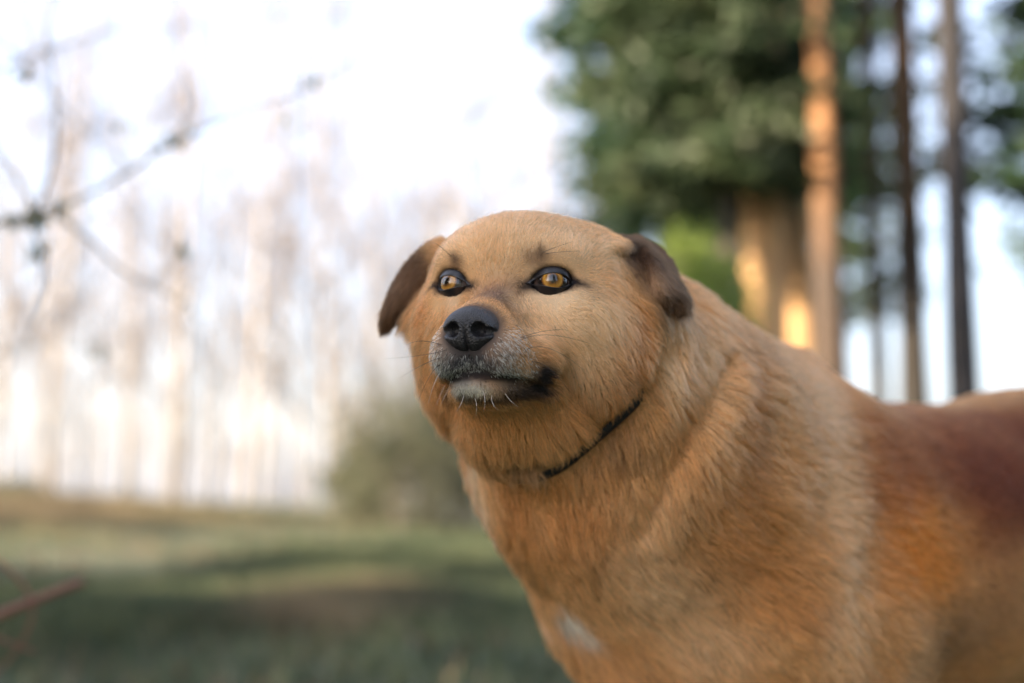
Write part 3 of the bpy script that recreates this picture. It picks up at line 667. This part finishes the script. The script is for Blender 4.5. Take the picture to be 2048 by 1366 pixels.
    ln = .0190 - .0085 * face; ln = ln + (.0070 - ln) * np.clip((q[:, 2] + .005) / .03, 0, 1) * (hd < 1.6); ln = ln + (.0036 - ln) * muzw
    ln = ln + (.0060 - ln) * earw; ln = ln + (.0050 - ln) * upl * np.clip((-.038 - q[:, 2]) / .01, 0, 1)
    rear = np.clip(((p - P(1650, 1000, 1.15)) @ along) / .12, 0, 1); ln = ln * (1 - .50 * rear)
    ln *= (.55 + .55 * rng.random(N)) * (1 + .18 * vnoise(p * 40, 40))
    for ce, Fm, s in EYES:
        l = (q - ce) @ Fm; r = np.sqrt((l[:, 0] / .018) ** 2 + (l[:, 1] / .0125) ** 2); ln *= np.clip(.22 + .5 * (r - .9), .22, 1)
    cdist = np.abs((p - CC) @ CN); rel = (p - CC) - ((p - CC) @ CN)[:, None] * CN; near = (cdist < .010) & (np.linalg.norm(p - CC, axis=1) < .2) & (p[:, 2] > .35) & (p @ UPV < CP[0] @ UPV - .002); ln[near] *= np.clip(.25 + (cdist[near] - .004) / .010, .25, 1)
    lift = .26 + .12 * rng.standard_normal(N) + .10 * vnoise(p * 30, 41); lift = np.clip(lift * (1 - .35 * muzw - .3 * earw), .05, .8)
    K = 5; ts = np.linspace(0, 1, K)
    pts = np.empty((N, K, 3)); cur = p - nr * .0006
    sag = np.array([0, 0, -.25])
    for k in range(K):
        tt = ts[k]; off = d * (ln * tt)[:, None] + nr * (ln * lift * (tt * 1.55 - tt * tt * .85))[:, None] + sag * (ln * .35 * tt * tt * (1 - muzw))[:, None]
        pts[:, k] = cur + off
    # clumping towards tuft centres, two scales, more where the coat is long
    longw = np.clip((ln - .004) / .018, 0, 1)
    tone = np.ones(N)
    for cell, st, seed in ((.0036, .50, 60), (.012, .42, 80)):
        sp_, sid = worley(p, cell, seed); wgt = st * (.25 + .75 * longw) * (1 - earw * .5)
        tone *= 1 + (.20 if cell < .005 else .20) * (sid - .5) * (.4 + .6 * longw) * (1 - muzw)
        dsp = sp_ - p; dsp -= nr * (dsp * nr).sum(1)[:, None]
        tw = (sid - .5)[:, None] * np.cross(nr, d) * (ln * .35)[:, None]
        for k in range(1, K): pts[:, k] += (dsp * wgt[:, None] + tw * longw[:, None]) * ts[k] ** 1.4
    pts += .00025 * rng.standard_normal((N, K, 3)) * ts[None, :, None] * (1 + 2 * longw[:, None, None])
    # colours: agouti variation hair by hair
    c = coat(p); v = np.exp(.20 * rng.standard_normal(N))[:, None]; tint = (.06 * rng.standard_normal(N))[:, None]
    lum = c.mean(1); c = c * v * tone[:, None] * np.concatenate([1 + tint * .5, 1 - tint * 0, 1 - tint], 1)
    
    wp = upl * np.clip(.10 + .75 * np.exp(-(seg_d(warp(q), MOUTH) / .0075) ** 2) + .75 * np.clip((np.abs(q[:, 0]) - .012) / .012, 0, 1), 0, .85) * np.clip(1.25 - np.abs(q[:, 0]) / .030, 0, 1)
    r1 = rng.random(N); ww = r1 < wp; c[ww] = np.array([.66, .66, .68]) * (.75 + .35 * rng.random((int(ww.sum()), 1)))
    bk = (~ww) & (rng.random(N) < upl * .75 * np.clip(1.3 - np.abs(q[:, 0]) / .024, 0, 1)); c[bk] = np.array([.035, .035, .042]) * (.6 + .9 * rng.random((int(bk.sum()), 1)))
    dk = (rng.random(N) < .05 * (1 - face)) ; c[dk] *= .35
    c = c * np.array([1.28, 1.29, 1.22]); lm = c.mean(1)[:, None]; c = np.maximum(lm + (c - lm) * .98, .006); c = c * np.minimum(1, .95 / c.max(1))[:, None]
    hc = bpy.data.hair_curves.new('fur'); hc.add_curves([K] * N)
    hc.attributes['position'].data.foreach_set('vector', (pts - DO).astype(np.float32).ravel())
    ra = hc.attributes.new('radius', 'FLOAT', 'POINT'); base = (.00011 + .00010 * longw)
    prof = np.array([1, 1, .85, .6, .15]); ra.data.foreach_set('value', (base[:, None] * prof[None]).astype(np.float32).ravel())
    ca = hc.attributes.new('hair_color', 'FLOAT_COLOR', 'CURVE'); ca.data.foreach_set('color', np.concatenate([c, np.ones((N, 1))], 1).astype(np.float32).ravel())
    hc.materials.append(hair_mat()); o = bpy.data.objects.new('fur', hc); COL.objects.link(o); o.parent = dog; o['kind'] = 'stuff'
    print('hairs', N)


if 0:
    nt.links.clear()
    nt.links.new(nt.nodes['Background'].outputs[0], [n for n in nt.nodes if n.type == 'OUTPUT_WORLD'][0].inputs[0])
    nt.nodes['Background'].inputs[0].default_value = (.7, .75, .8, 1); nt.nodes['Background'].inputs[1].default_value = .18; sd.energy = .5
if FUR: make_fur()
# ------------------------------------------------------------------ the wood behind
def terrain(x, y):
    x = np.asarray(x, float); y = np.asarray(y, float)
    crest = .30 + np.clip(-(x + 3.3), -5, 9) * .075
    z = crest * sstep(y, 2.5, 21) - np.clip(y - 23, 0, 70) * .075 * (y > 23)
    p = np.stack([x, y, 0 * x], -1).reshape(-1, 3)
    n = vnoise(p * .9, 11) * .05 + vnoise(p * 2.7, 12) * .025
    return z + n.reshape(x.shape) * sstep(y, 2.0, 5)
def G(px, py):
    "ground point under a pixel"
    r = P(px, py, 1.0) - CAM; t = 2.0
    for _ in range(400):
        q = CAM + r * t
        if q[2] < terrain(q[0], q[1]): break
        t *= 1.01
    return q
def shade_col(m, stops, scale=3, detail=4, **k):
    n = noise(m, scale, detail, **k); r = ramp(m, n.outputs[0], stops); lk(m, r.outputs[0], BS(m).inputs['Base Color']); return n
def at_px(px, d):
    "ground position seen at column px, depth d"
    q = P(px, 1000, d); return np.array([q[0], q[1], float(terrain(q[0], q[1]))])
def foliage_quads(c, size, rg, flat=.5, aspect=.35):
    "one thin leaf-like quad at each centre"
    n = len(c); a = rg.standard_normal((n, 3)); a[:, 2] *= flat; a /= np.linalg.norm(a, axis=1)[:, None]
    b = np.cross(a, rg.standard_normal((n, 3))); b /= np.linalg.norm(b, axis=1)[:, None]
    s_ = size * (.6 + .8 * rg.random(n))[:, None]; a = a * s_; b = b * s_ * aspect
    V_ = np.stack([c - a, c - b, c + a, c + b], 1).reshape(-1, 3); return V_, np.arange(4 * n).reshape(-1, 4)
def build_bg():
    # sky is the world; ground sheet to the horizon
    xs = np.concatenate([-np.geomspace(3000, 12, 22), np.linspace(-11.5, 11.5, 116), np.geomspace(12, 3000, 22)])
    ys = np.concatenate([-np.geomspace(2000, 3, 20), np.linspace(-2.6, 26, 150), np.geomspace(27, 3000, 36)])
    X, Y = np.meshgrid(xs, ys); Z = terrain(X, Y); Vg = np.stack([X, Y, Z], -1).reshape(-1, 3)
    nx, ny = len(xs), len(ys); i = np.arange(ny - 1)[:, None] * nx; j = np.arange(nx - 1)[None]
    Fg = np.stack([i + j, i + j + 1, i + nx + j + 1, i + nx + j], -1).reshape(-1, 4)
    m = mat('forest floor', rough=.95); n = shade_col(m, [(.25, (.018, .036, .020)), (.42, (.036, .060, .032)), (.54, (.052, .066, .038)), (.68, (.070, .078, .046)), (.8, (.045, .07, .034))], 2.3, 8, rough=.7)
    bump(m, n.outputs[0], .6, .05); g = obj('ground', mesh_np('ground', Vg, Fg), m); g['kind'] = 'structure'
    # grass, dry stalks and fallen leaves
    rg = np.random.default_rng(3)
    def scatter(n, y0, y1, spread):
        y = y0 + (y1 - y0) * rg.random(n) ** .8; x = (rg.random(n) * 2 - 1) * (spread * np.maximum(y, 0) * .42 + 1.6) + .1; return x, y
    patch_s = [(G(700, 1235), .30, .22), (G(600, 1262), .24, .12), (G(765, 1215), .22, .20), (G(940, 1012), .9, 1.6), (G(40, 1035), 1.4, 1.2), (G(700, 1020), .8, .8)]
    patch_g = [(G(870, 1140), .45, .6), (G(620, 1150), .30, .5), (G(820, 1230), .5, .3), (G(170, 1240), .5, .5), (G(1000, 1100), .6, .6), (G(560, 1180), .5, .3)]
    def blades(name, n, cols, h, w_, patches, bias, seed):
        x, y = scatter(n, -.6, 22, 1.5); pr = np.zeros(n)
        for q, a, b in patches: pr = np.maximum(pr, np.exp(-(((x - q[0]) / a) ** 2 + ((y - q[1]) / (b * 2)) ** 2)))
        nn = vnoise(np.stack([x * 1.1, y * .7, 0 * x], 1), seed) * .5 + .5; keep = rg.random(n) < np.clip(pr * 1.2 + bias * nn ** 2, 0, 1)
        x, y = x[keep], y[keep]; k = len(x)
        for q, pa, pb in patches:
            m_ = int(9000 * pa * pb / .3 * (2 if 'green' in name else 1)) if pa * pb < 1 else 12000; x = np.concatenate([x, q[0] + rg.standard_normal(m_) * pa * .6]); y = np.concatenate([y, q[1] + rg.standard_normal(m_) * pb * 1.1])
        k = len(x); z = terrain(x, y); a = rg.random(k) * 2 * math.pi; hh = h * (.5 + rg.random(k)); ln = rg.standard_normal((k, 2)) * .45 * hh[:, None]
        dx, dy = np.cos(a) * w_, np.sin(a) * w_
        Vb = np.stack([np.stack([x - dx, y - dy, z - .005], 1), np.stack([x + dx, y + dy, z - .005], 1), np.stack([x + ln[:, 0], y + ln[:, 1], z + hh], 1)], 1).reshape(-1, 3)
        mb = leaf_mat(name + ' blades', *cols); o = obj(name, mesh_np(name, Vb, np.arange(3 * k).reshape(-1, 3), False), mb); tag(o, kind='stuff'); return o
    tag(blades('green_grass', 420000, [(.040, .062, .032), (.070, .092, .045), (.13, .15, .065)], .09, .006, patch_g, .60, 21), 'soft green grass in patches on the forest floor', 'grass')
    tag(blades('dry_grass', 260000, [(.11, .09, .055), (.19, .145, .085), (.30, .23, .13)], .11, .005, patch_s, .12, 22), 'straw coloured dry grass on the forest floor', 'dry grass')
    x, y = scatter(10000, -.6, 22, 1.4); c = np.stack([x, y, terrain(x, y) + .012 + .03 * rg.random(len(x))], 1)
    Vl, Fl = foliage_quads(c, .028, rg, .25, .6); ml = leaf_mat('fallen leaves', (.08, .05, .03), (.16, .11, .07), (.26, .20, .13))
    tag(obj('fallen_leaves', mesh_np('fallen_leaves', Vl, Fl, False), ml), 'brown fallen leaves scattered over the ground', 'leaves', kind='stuff')

    xb = -13 + 17 * rg.random(36000); yb = 18.5 + 4 * rg.random(36000); hb = (.05 + .30 * np.clip(vnoise(np.stack([xb * .8, yb * .5, 0 * xb], 1), 31), 0, 1)) * rg.random(36000)
    Vl, Fl = foliage_quads(np.stack([xb, yb, terrain(xb, yb) + hb], 1), .05, rg, 1.2, .3); mu = leaf_mat('undergrowth', (.05, .055, .03), (.10, .095, .055), (.19, .15, .10))
    tag(obj('undergrowth', mesh_np('undergrowth', Vl, Fl, False), mu), 'low brown green undergrowth along the top of the rise', 'undergrowth', kind='stuff')
    # ---- trees
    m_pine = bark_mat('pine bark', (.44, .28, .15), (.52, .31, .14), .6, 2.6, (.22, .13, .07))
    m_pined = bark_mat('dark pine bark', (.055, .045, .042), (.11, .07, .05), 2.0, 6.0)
    m_pinr = bark_mat('reddish pine bark', (.05, .036, .028), (.25, .125, .055), 1.8, 2.5, (.06, .04, .028)); m_pinb = bark_mat('brown pine bark', (.022, .019, .017), (.13, .075, .04), 1.8, 3.0, (.018, .015, .012))  # reddish bark: natural dark foot, deepened to carry the shade over the lower trunk
    m_pind2 = bark_mat('shaded pine bark', (.018, .017, .020), (.022, .019, .020), 2.0, 6.0, (.012, .011, .012))  # bark made near black to stand in for shade on this trunk
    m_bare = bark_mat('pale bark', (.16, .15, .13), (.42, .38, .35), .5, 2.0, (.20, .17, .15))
    m_twig = mat('twig bark', (.17, .14, .125), .8)
    m_spr = leaf_mat('spruce needles', (.014, .040, .020), (.026, .066, .026), (.055, .10, .035))
    m_pn = leaf_mat('pine needles', (.030, .060, .025), (.055, .095, .035), (.10, .14, .05))
    m_olc = leaf_mat('olive conifer needles', (.022, .042, .020), (.036, .062, .026), (.07, .085, .035))
    m_yel = leaf_mat('fresh leaves', (.09, .15, .025), (.17, .24, .04), (.28, .33, .07))
    m_olv = leaf_mat('olive shrub leaves', (.05, .058, .032), (.09, .095, .055), (.13, .12, .08))
    def trunk(mb, base, top, r0, r1, n=14, seg=12, wob=.04, seed=0):
        t = np.linspace(0, 1, n)[:, None]; p = np.array(base) * (1 - t) + np.array(top) * t
        r_ = np.random.default_rng(seed); ph = r_.random(4) * 6
        p[:, 0] += wob * np.sin(t[:, 0] * 5 + ph[0]) * t[:, 0]; p[:, 1] += wob * np.sin(t[:, 0] * 4 + ph[1]) * t[:, 0]
        rr = r0 + (r1 - r0) * t[:, 0] ** .9; rr[0] *= 1.35; rr[1] *= 1.08
        Vt, Ft = tube(p, rr, seg)
        nz = vnoise(Vt * np.array([7, 7, 2.]), seed + 50) + .8 * vnoise(Vt * np.array([3, 3, 3.5]), seed + 90); ax = np.repeat(p, seg, 0); Vt = ax + (Vt - ax) * (1 + .09 * nz)[:, None]; mb.add(Vt, Ft)
    def conifer(name, pos, H, r0, z0, R0, label, seed, mb_, ml_, boughs=300, tufts=60, lift=0.0, size=.10, group=None, xs=(1, 1)):
        rg = np.random.default_rng(seed); root = empty(name, pos, label, 'tree', group)
        b = MB(); trunk(b, (0, 0, -.2), (0, 0, H), r0, r0 * .15, 40, 12, .09, seed)
        obj('trunk', b.mesh('trunk'), mb_, root)
        zz = z0 + (H - z0) * rg.random(boughs) ** 1.25; az = rg.random(boughs) * 2 * math.pi
        Ln = R0 * np.clip(1 - (zz - z0) / (H - z0), 0, 1) ** .75 * (.55 + .6 * rg.random(boughs)) + .12
        bb = MB(); C_ = []
        for z, a, l in zip(zz, az, Ln):
            t = np.linspace(0, 1, 5); d = np.array([math.cos(a) * xs[0], math.sin(a) * xs[1]])
            pth = np.stack([d[0] * l * t, d[1] * l * t, z + l * (lift * t - .28 * t * (1 - lift) + .16 * t ** 3)], 1)
            bb.add(*tube(pth, .02 * (1 - .8 * t) * (r0 / .15) + .003, 4))
            u = rg.random(tufts) ** .7; k = np.stack([np.interp(u, t, pth[:, q]) for q in range(3)], 1)
            sp = (.10 + .22 * l * (1 - u) * u * 2.2)[:, None]
            k += rg.standard_normal((tufts, 3)) * sp * np.array([.8, .8, .35]); k[:, 2] -= .04; C_.append(k)
        obj('bough', bb.mesh('bough'), mb_, root, 'stuff')
        Vf, Ff = foliage_quads(np.concatenate(C_), size, rg, .6, .30); obj('crown', mesh_np('crown', Vf, Ff, False), ml_, root, 'stuff'); return root
    # spruce and pines to the right of the dog
    conifer('spruce_tree', at_px(1375, 10.2), 13, .10, 2.75, .95, 'dense dark green spruce rising above the head of the dog', 1, m_pined, m_spr, 420, 140, size=.075)
    conifer('spruce_tree', at_px(1462, 8.7), 12, .06, 2.62, .70, 'slim spruce whose boughs hang over the lit pine trunks', 3, m_pined, m_olc, 330, 130, size=.065)
    conifer('spruce_tree', at_px(1560, 15), 15, .15, 3.9, 1.7, 'dark spruce crown behind the sunlit orange pine trunks', 2, m_pined, m_spr, 330, 70)
    P_ = [  # px, depth, radius, H, crown base, R, bark, label
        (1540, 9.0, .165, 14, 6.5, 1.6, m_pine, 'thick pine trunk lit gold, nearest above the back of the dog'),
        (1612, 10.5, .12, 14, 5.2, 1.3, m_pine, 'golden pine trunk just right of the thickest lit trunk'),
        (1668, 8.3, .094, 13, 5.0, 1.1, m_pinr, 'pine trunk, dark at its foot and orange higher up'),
        (1938, 7.4, .100, 14, 6.2, 1.2, m_pind2, 'straight pine trunk darkened as if shaded, nearest the right edge'),
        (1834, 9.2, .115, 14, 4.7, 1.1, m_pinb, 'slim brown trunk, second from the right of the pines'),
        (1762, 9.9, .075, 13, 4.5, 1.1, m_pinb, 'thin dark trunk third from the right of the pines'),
    ]
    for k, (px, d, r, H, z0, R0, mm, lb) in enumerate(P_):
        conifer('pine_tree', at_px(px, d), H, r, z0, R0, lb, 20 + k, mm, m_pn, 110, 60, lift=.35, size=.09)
    conifer('pine_tree', at_px(2150, 9), 13, .12, 2.2, .72, 'pine whose branch tips reach in at the right edge', 41, m_pined, m_spr, 120, 60, lift=.1)
    # more pines far behind
    rg = np.random.default_rng(8)
    base = conifer('pine_tree', at_px(1700, 30), 15, .13, 5.0, 1.9, 'distant pine blurred among the trunks on the right', 60, m_pined, m_pn, 110, 60, lift=.3, size=.13, group='distant pines on the right')
    for px, d, sc in ((1480, 26, 1), (1330, 33, 1.1), (1590, 38, 1.1), (1240, 40, .8), (2150, 28, 1)):
        c = base.copy(); COL.objects.link(c); c.location = at_px(px, d).tolist(); c.scale = (sc,) * 3; c.rotation_euler[2] = rg.random() * 6
        for ch in base.children:
            q = ch.copy(); COL.objects.link(q); q.parent = c
    # sunlit young tree under the spruce
    def leafy(name, pos, H, R0, label, cat, seed, ml_, n, size, r0=.03, z0=.2, group=None):
        rg = np.random.default_rng(seed); root = empty(name, pos, label, cat, group); b = MB(); C_ = []
        for k in range(7):
            a = rg.random() * 6.3; tip = np.array([math.cos(a) * R0 * .7, math.sin(a) * R0 * .7, H * (.65 + .3 * rg.random())])
            t = np.linspace(0, 1, 7)[:, None]; p = tip * t; p[:, :2] *= t ** .6; p += rg.standard_normal((7, 3)) * .03 * t; p[0, 2] = -.1
            b.add(*tube(p, r0 * (1 - .85 * t[:, 0]), 6))
        for k in range(60):
            v = rg.standard_normal(3); v /= np.linalg.norm(v); v *= rg.random() ** .4; cc = np.array([v[0] * R0, v[1] * R0, z0 * H + (H - z0 * H) * (.5 + .5 * v[2])])
            C_.append(cc + rg.standard_normal((n // 60, 3)) * R0 * .17)
        obj('stem', b.mesh('stem'), m_twig, root); Vf, Ff = foliage_quads(np.concatenate(C_), size, rg, 1, .55)
        obj('foliage', mesh_np('foliage', Vf, Ff, False), ml_, root, 'stuff')
    leafy('young_tree', at_px(1410, 6.9), 1.95, .27, 'sunlit yellow green young tree below the dark spruce', 'tree', 5, m_yel, 6000, .022, z0=.30)
    leafy('shrub', at_px(800, 17), 1.75, 1.0, 'olive brown shrub left of the chin of the dog', 'shrub', 6, m_olv, 6000, .035, z0=.05)
    leafy('shrub', at_px(915, 19), 2.2, .9, 'taller grey green shrub behind the cheek of the dog', 'shrub', 7, m_olv, 6000, .04, z0=.05)
    leafy('shrub', at_px(735, 18.5), 1.0, .5, 'low russet shrub at the left end of the bushes', 'shrub', 9, m_olv, 5000, .03, z0=.05)
    # bare trees on the ridge to the left
    def bare_mesh(seed, H=10.5, r0=.048):
        rg = np.random.default_rng(seed); tb, br = MB(), MB(); trunk(tb, (0, 0, -.4), (rg.normal() * .3, rg.normal() * .3, H), r0, .018, 14, 8, .12, seed)
        for k in range(38):
            z = H * (.14 + .84 * rg.random()); a = rg.random() * 6.3; l = (.25 + .9 * rg.random()) * (1.15 - z / H) * 1.9
            t = np.linspace(0, 1, 6)[:, None]; d = np.array([math.cos(a), math.sin(a), .75 + .5 * rg.random()])
            p = np.array([0, 0, z]) + d * l * t + np.array([0, 0, .25]) * l * t ** 2 + rg.standard_normal((6, 3)) * .05 * l * t
            br.add(*tube(p, .018 * (1 - .85 * t[:, 0]) * (.6 + .6 * (1 - z / H)), 4))
            for q in range(7):
                u = .25 + .7 * rg.random(); s0 = p[int(u * 5)]; d2 = d + rg.standard_normal(3) * .8; l2 = l * (.2 + .3 * rg.random()); t2 = np.linspace(0, 1, 4)[:, None]
                br.add(*tube(s0 + d2 * l2 * t2 + rg.standard_normal((4, 3)) * .02 * t2, .0055 * (1 - .7 * t2[:, 0]), 3))
        return tb.mesh('trunk'), br.mesh('branches')
    pool = [bare_mesh(s_) for s_ in range(100, 106)]
    named = [(350, 21, 1.35, 'bare tree with the darkest trunk on the ridge at left'), (92, 22, 1.2, 'bare tree standing nearest the left edge of the ridge'),
             (262, 24, 1.0, 'slender bare tree left of the darkest ridge trunk'), (490, 23, 1.1, 'bare leaning tree right of the darkest ridge trunk'), (655, 21, .95, 'bare tree just left of the olive shrubs')]
    def bare(px, d, sc, k, label, group=None, yz=None):
        root = empty('bare_tree', at_px(px, d), label, 'tree', group, rz=rg.random() * 6); root.scale = (sc, sc, sc)
        for me, nm in zip(pool[k], ('trunk', 'branches')):
            o = obj(nm, me, None, root)
            if not me.materials: me.materials.append(m_bare if nm == 'trunk' else m_twig)
            if nm == 'branches': o['kind'] = 'stuff'
    for k, (px, d, sc, lb) in enumerate(named): bare(px, d, sc, k, lb)
    for k in range(62):
        px = -260 + 1500 * (k + rg.random()) / 62 ; d = 24 + 28 * rg.random() ** 1.1; bare(px, d, .85 + .45 * rg.random(), int(rg.integers(6)), 'thin bare tree in the pale blurred wood at left', 'thin bare trees in the pale wood')

    for k in range(12):
        bare(640 + 540 * (k + rg.random()) / 12, 22.5 + 12 * rg.random(), .9 + .3 * rg.random(), int(rg.integers(6)), 'thin bare tree in the pale blurred wood at left', 'thin bare trees in the pale wood')
    # ---- bare bush at the left, its twigs reaching into the picture
    tw = empty('budding_bush', (P(-300, 1000, 2.3)[0], P(-300, 1000, 2.3)[1], 0), 'bare bush with small buds reaching in from the left edge', 'bush'); TO = np.array(tw.location)
    m_tw = mat('grey green twig', (.13, .12, .085), .75); m_bud = mat('buds', (.10, .13, .05), .6)
    br = [([(-420, 1900, 2.3), (-330, 1100, 2.3), (-160, 560, 2.2), (-20, 455, 2.15), (80, 430, 2.1), (210, 372, 2.15), (350, 285, 2.2), (490, 222, 2.3), (630, 165, 2.4), (800, 60, 2.5)], .0052, .0016),
          ([(70, 432, 2.1), (105, 330, 2.1), (112, 200, 2.15), (95, 60, 2.2), (130, -60, 2.3)], .0032, .0015), ([(75, 434, 2.1), (20, 330, 2.15), (-50, 250, 2.2)], .003, .0012),
          ([(110, 425, 2.1), (190, 490, 2.1), (250, 545, 2.15), (360, 600, 2.2), (400, 640, 2.2)], .0030, .0012), ([(60, 440, 2.1), (85, 520, 2.1), (80, 600, 2.15), (50, 700, 2.2)], .0028, .0012),
          ([(-200, 260, 2.4), (-20, 150, 2.5), (110, 95, 2.6), (250, 60, 2.7), (420, 50, 2.8)], .0040, .0014), ([(-20, 150, 2.5), (-60, 40, 2.4)], .0025, .0014), ([(-160, 0, 2.3), (20, 100, 2.4), (150, 240, 2.5), (260, 330, 2.6)], .0028, .0012),
          ([(-330, 1100, 2.3), (-260, 500, 2.4), (-200, 260, 2.4), (-160, 0, 2.3), (-150, -300, 2.3)], .0060, .003), ([(350, 285, 2.2), (380, 200, 2.25), (345, 60, 2.3)], .0022, .001),
          ([(-300, 900, 2.3), (-120, 760, 2.4), (60, 690, 2.5), (200, 700, 2.6)], .0030, .0012), ([(300, 575, 2.2), (365, 500, 2.2), (372, 470, 2.2)], .0018, .001)]
    nodes_ = [(60, 440, 26), (20, 445, 14), (120, 420, 12), (80, 510, 14), (350, 285, 9), (310, 300, 6), (625, 168, 7), (590, 238, 5), (45, 150, 5), (200, 705, 5), (370, 500, 5), (260, 250, 4)]
    for pts, r0, r1 in br:
        pth = smooth_path([P(*q) for q in pts], 8 * len(pts)); Vt, Ft = tube(pth - TO, np.linspace(r0, r1, len(pth)), 6); obj('branch', mesh_np('branch', Vt, Ft), m_tw, tw)
    bb = MB(); sv, sf_ = uvsphere(1, 6, 5)
    for px, py, n in nodes_:
        for _ in range(n):
            q = P(px + rg.normal() * 14, py + rg.normal() * 11, 2.15 + rg.normal() * .03); bb.add(q - TO + sv * np.array([.0028, .0028, .0050]) * (.7 + rg.random()), sf_)
    obj('buds', bb.mesh('buds'), m_bud, tw, 'stuff')
    # bramble stem low at the left
    bs = empty('bramble', (P(-180, 1300, 1.7)[0], P(-180, 1300, 1.7)[1], 0), 'reddish bramble stem at the lower left edge', 'plant'); BO = np.array(bs.location); m_br = mat('bramble skin', (.20, .085, .05), .6)
    for pts, r0, r1 in (([(-200, 1500, 1.7), (-150, 1330, 1.7), (-40, 1250, 1.7), (60, 1205, 1.72), (165, 1163, 1.75)], .0065, .0050), ([(-40, 1100, 1.7), (30, 1150, 1.7), (66, 1215, 1.7), (40, 1290, 1.7), (-20, 1360, 1.7)], .0026, .0016),
                        ([(-60, 1262, 1.7), (20, 1285, 1.7), (70, 1305, 1.7)], .0024, .0014)):
        pth = smooth_path([P(*q) for q in pts], 30); Vt, Ft = tube(pth - BO, np.linspace(r0, r1, 30), 8); obj('stem', mesh_np('stem', Vt, Ft), m_br, bs)

    # ---- unseen spruces added around the camera to shade dog, ground and eye reflections
    for k, (x, y, H, R0, z0) in enumerate(SHADERS):
        conifer('spruce_tree', (x, y, 0), H, .16, z0, R0, 'spruce added out of view beside the photographer to cast shade', 80 + k, m_pined, m_spr, 260 if R0 > 1.5 else 90, 60, size=.14, group='spruces out of view')
SHADERS = [(-4.6, -1.9, 9, 2.0, .6), (-7.2, -1.0, 12, 2.2, .8), (-9.5, .5, 9, 1.8, .6), (2.5, -6.5, 13, 2.2, 1.2), (4.2, -1.4, 9, 1.7, .6), (7.0, .6, 11, 2.0, .6), (-8.5, 5.6, 7, 1.2, .4), (-6.6, 4.9, 5, 1.1, .3), (-9, 11, 10, 1.3, .8), (-10.5, 15.5, 11, 1.2, .9), (-13, 20, 11, 1.4, .8)]
if BG: build_bg()
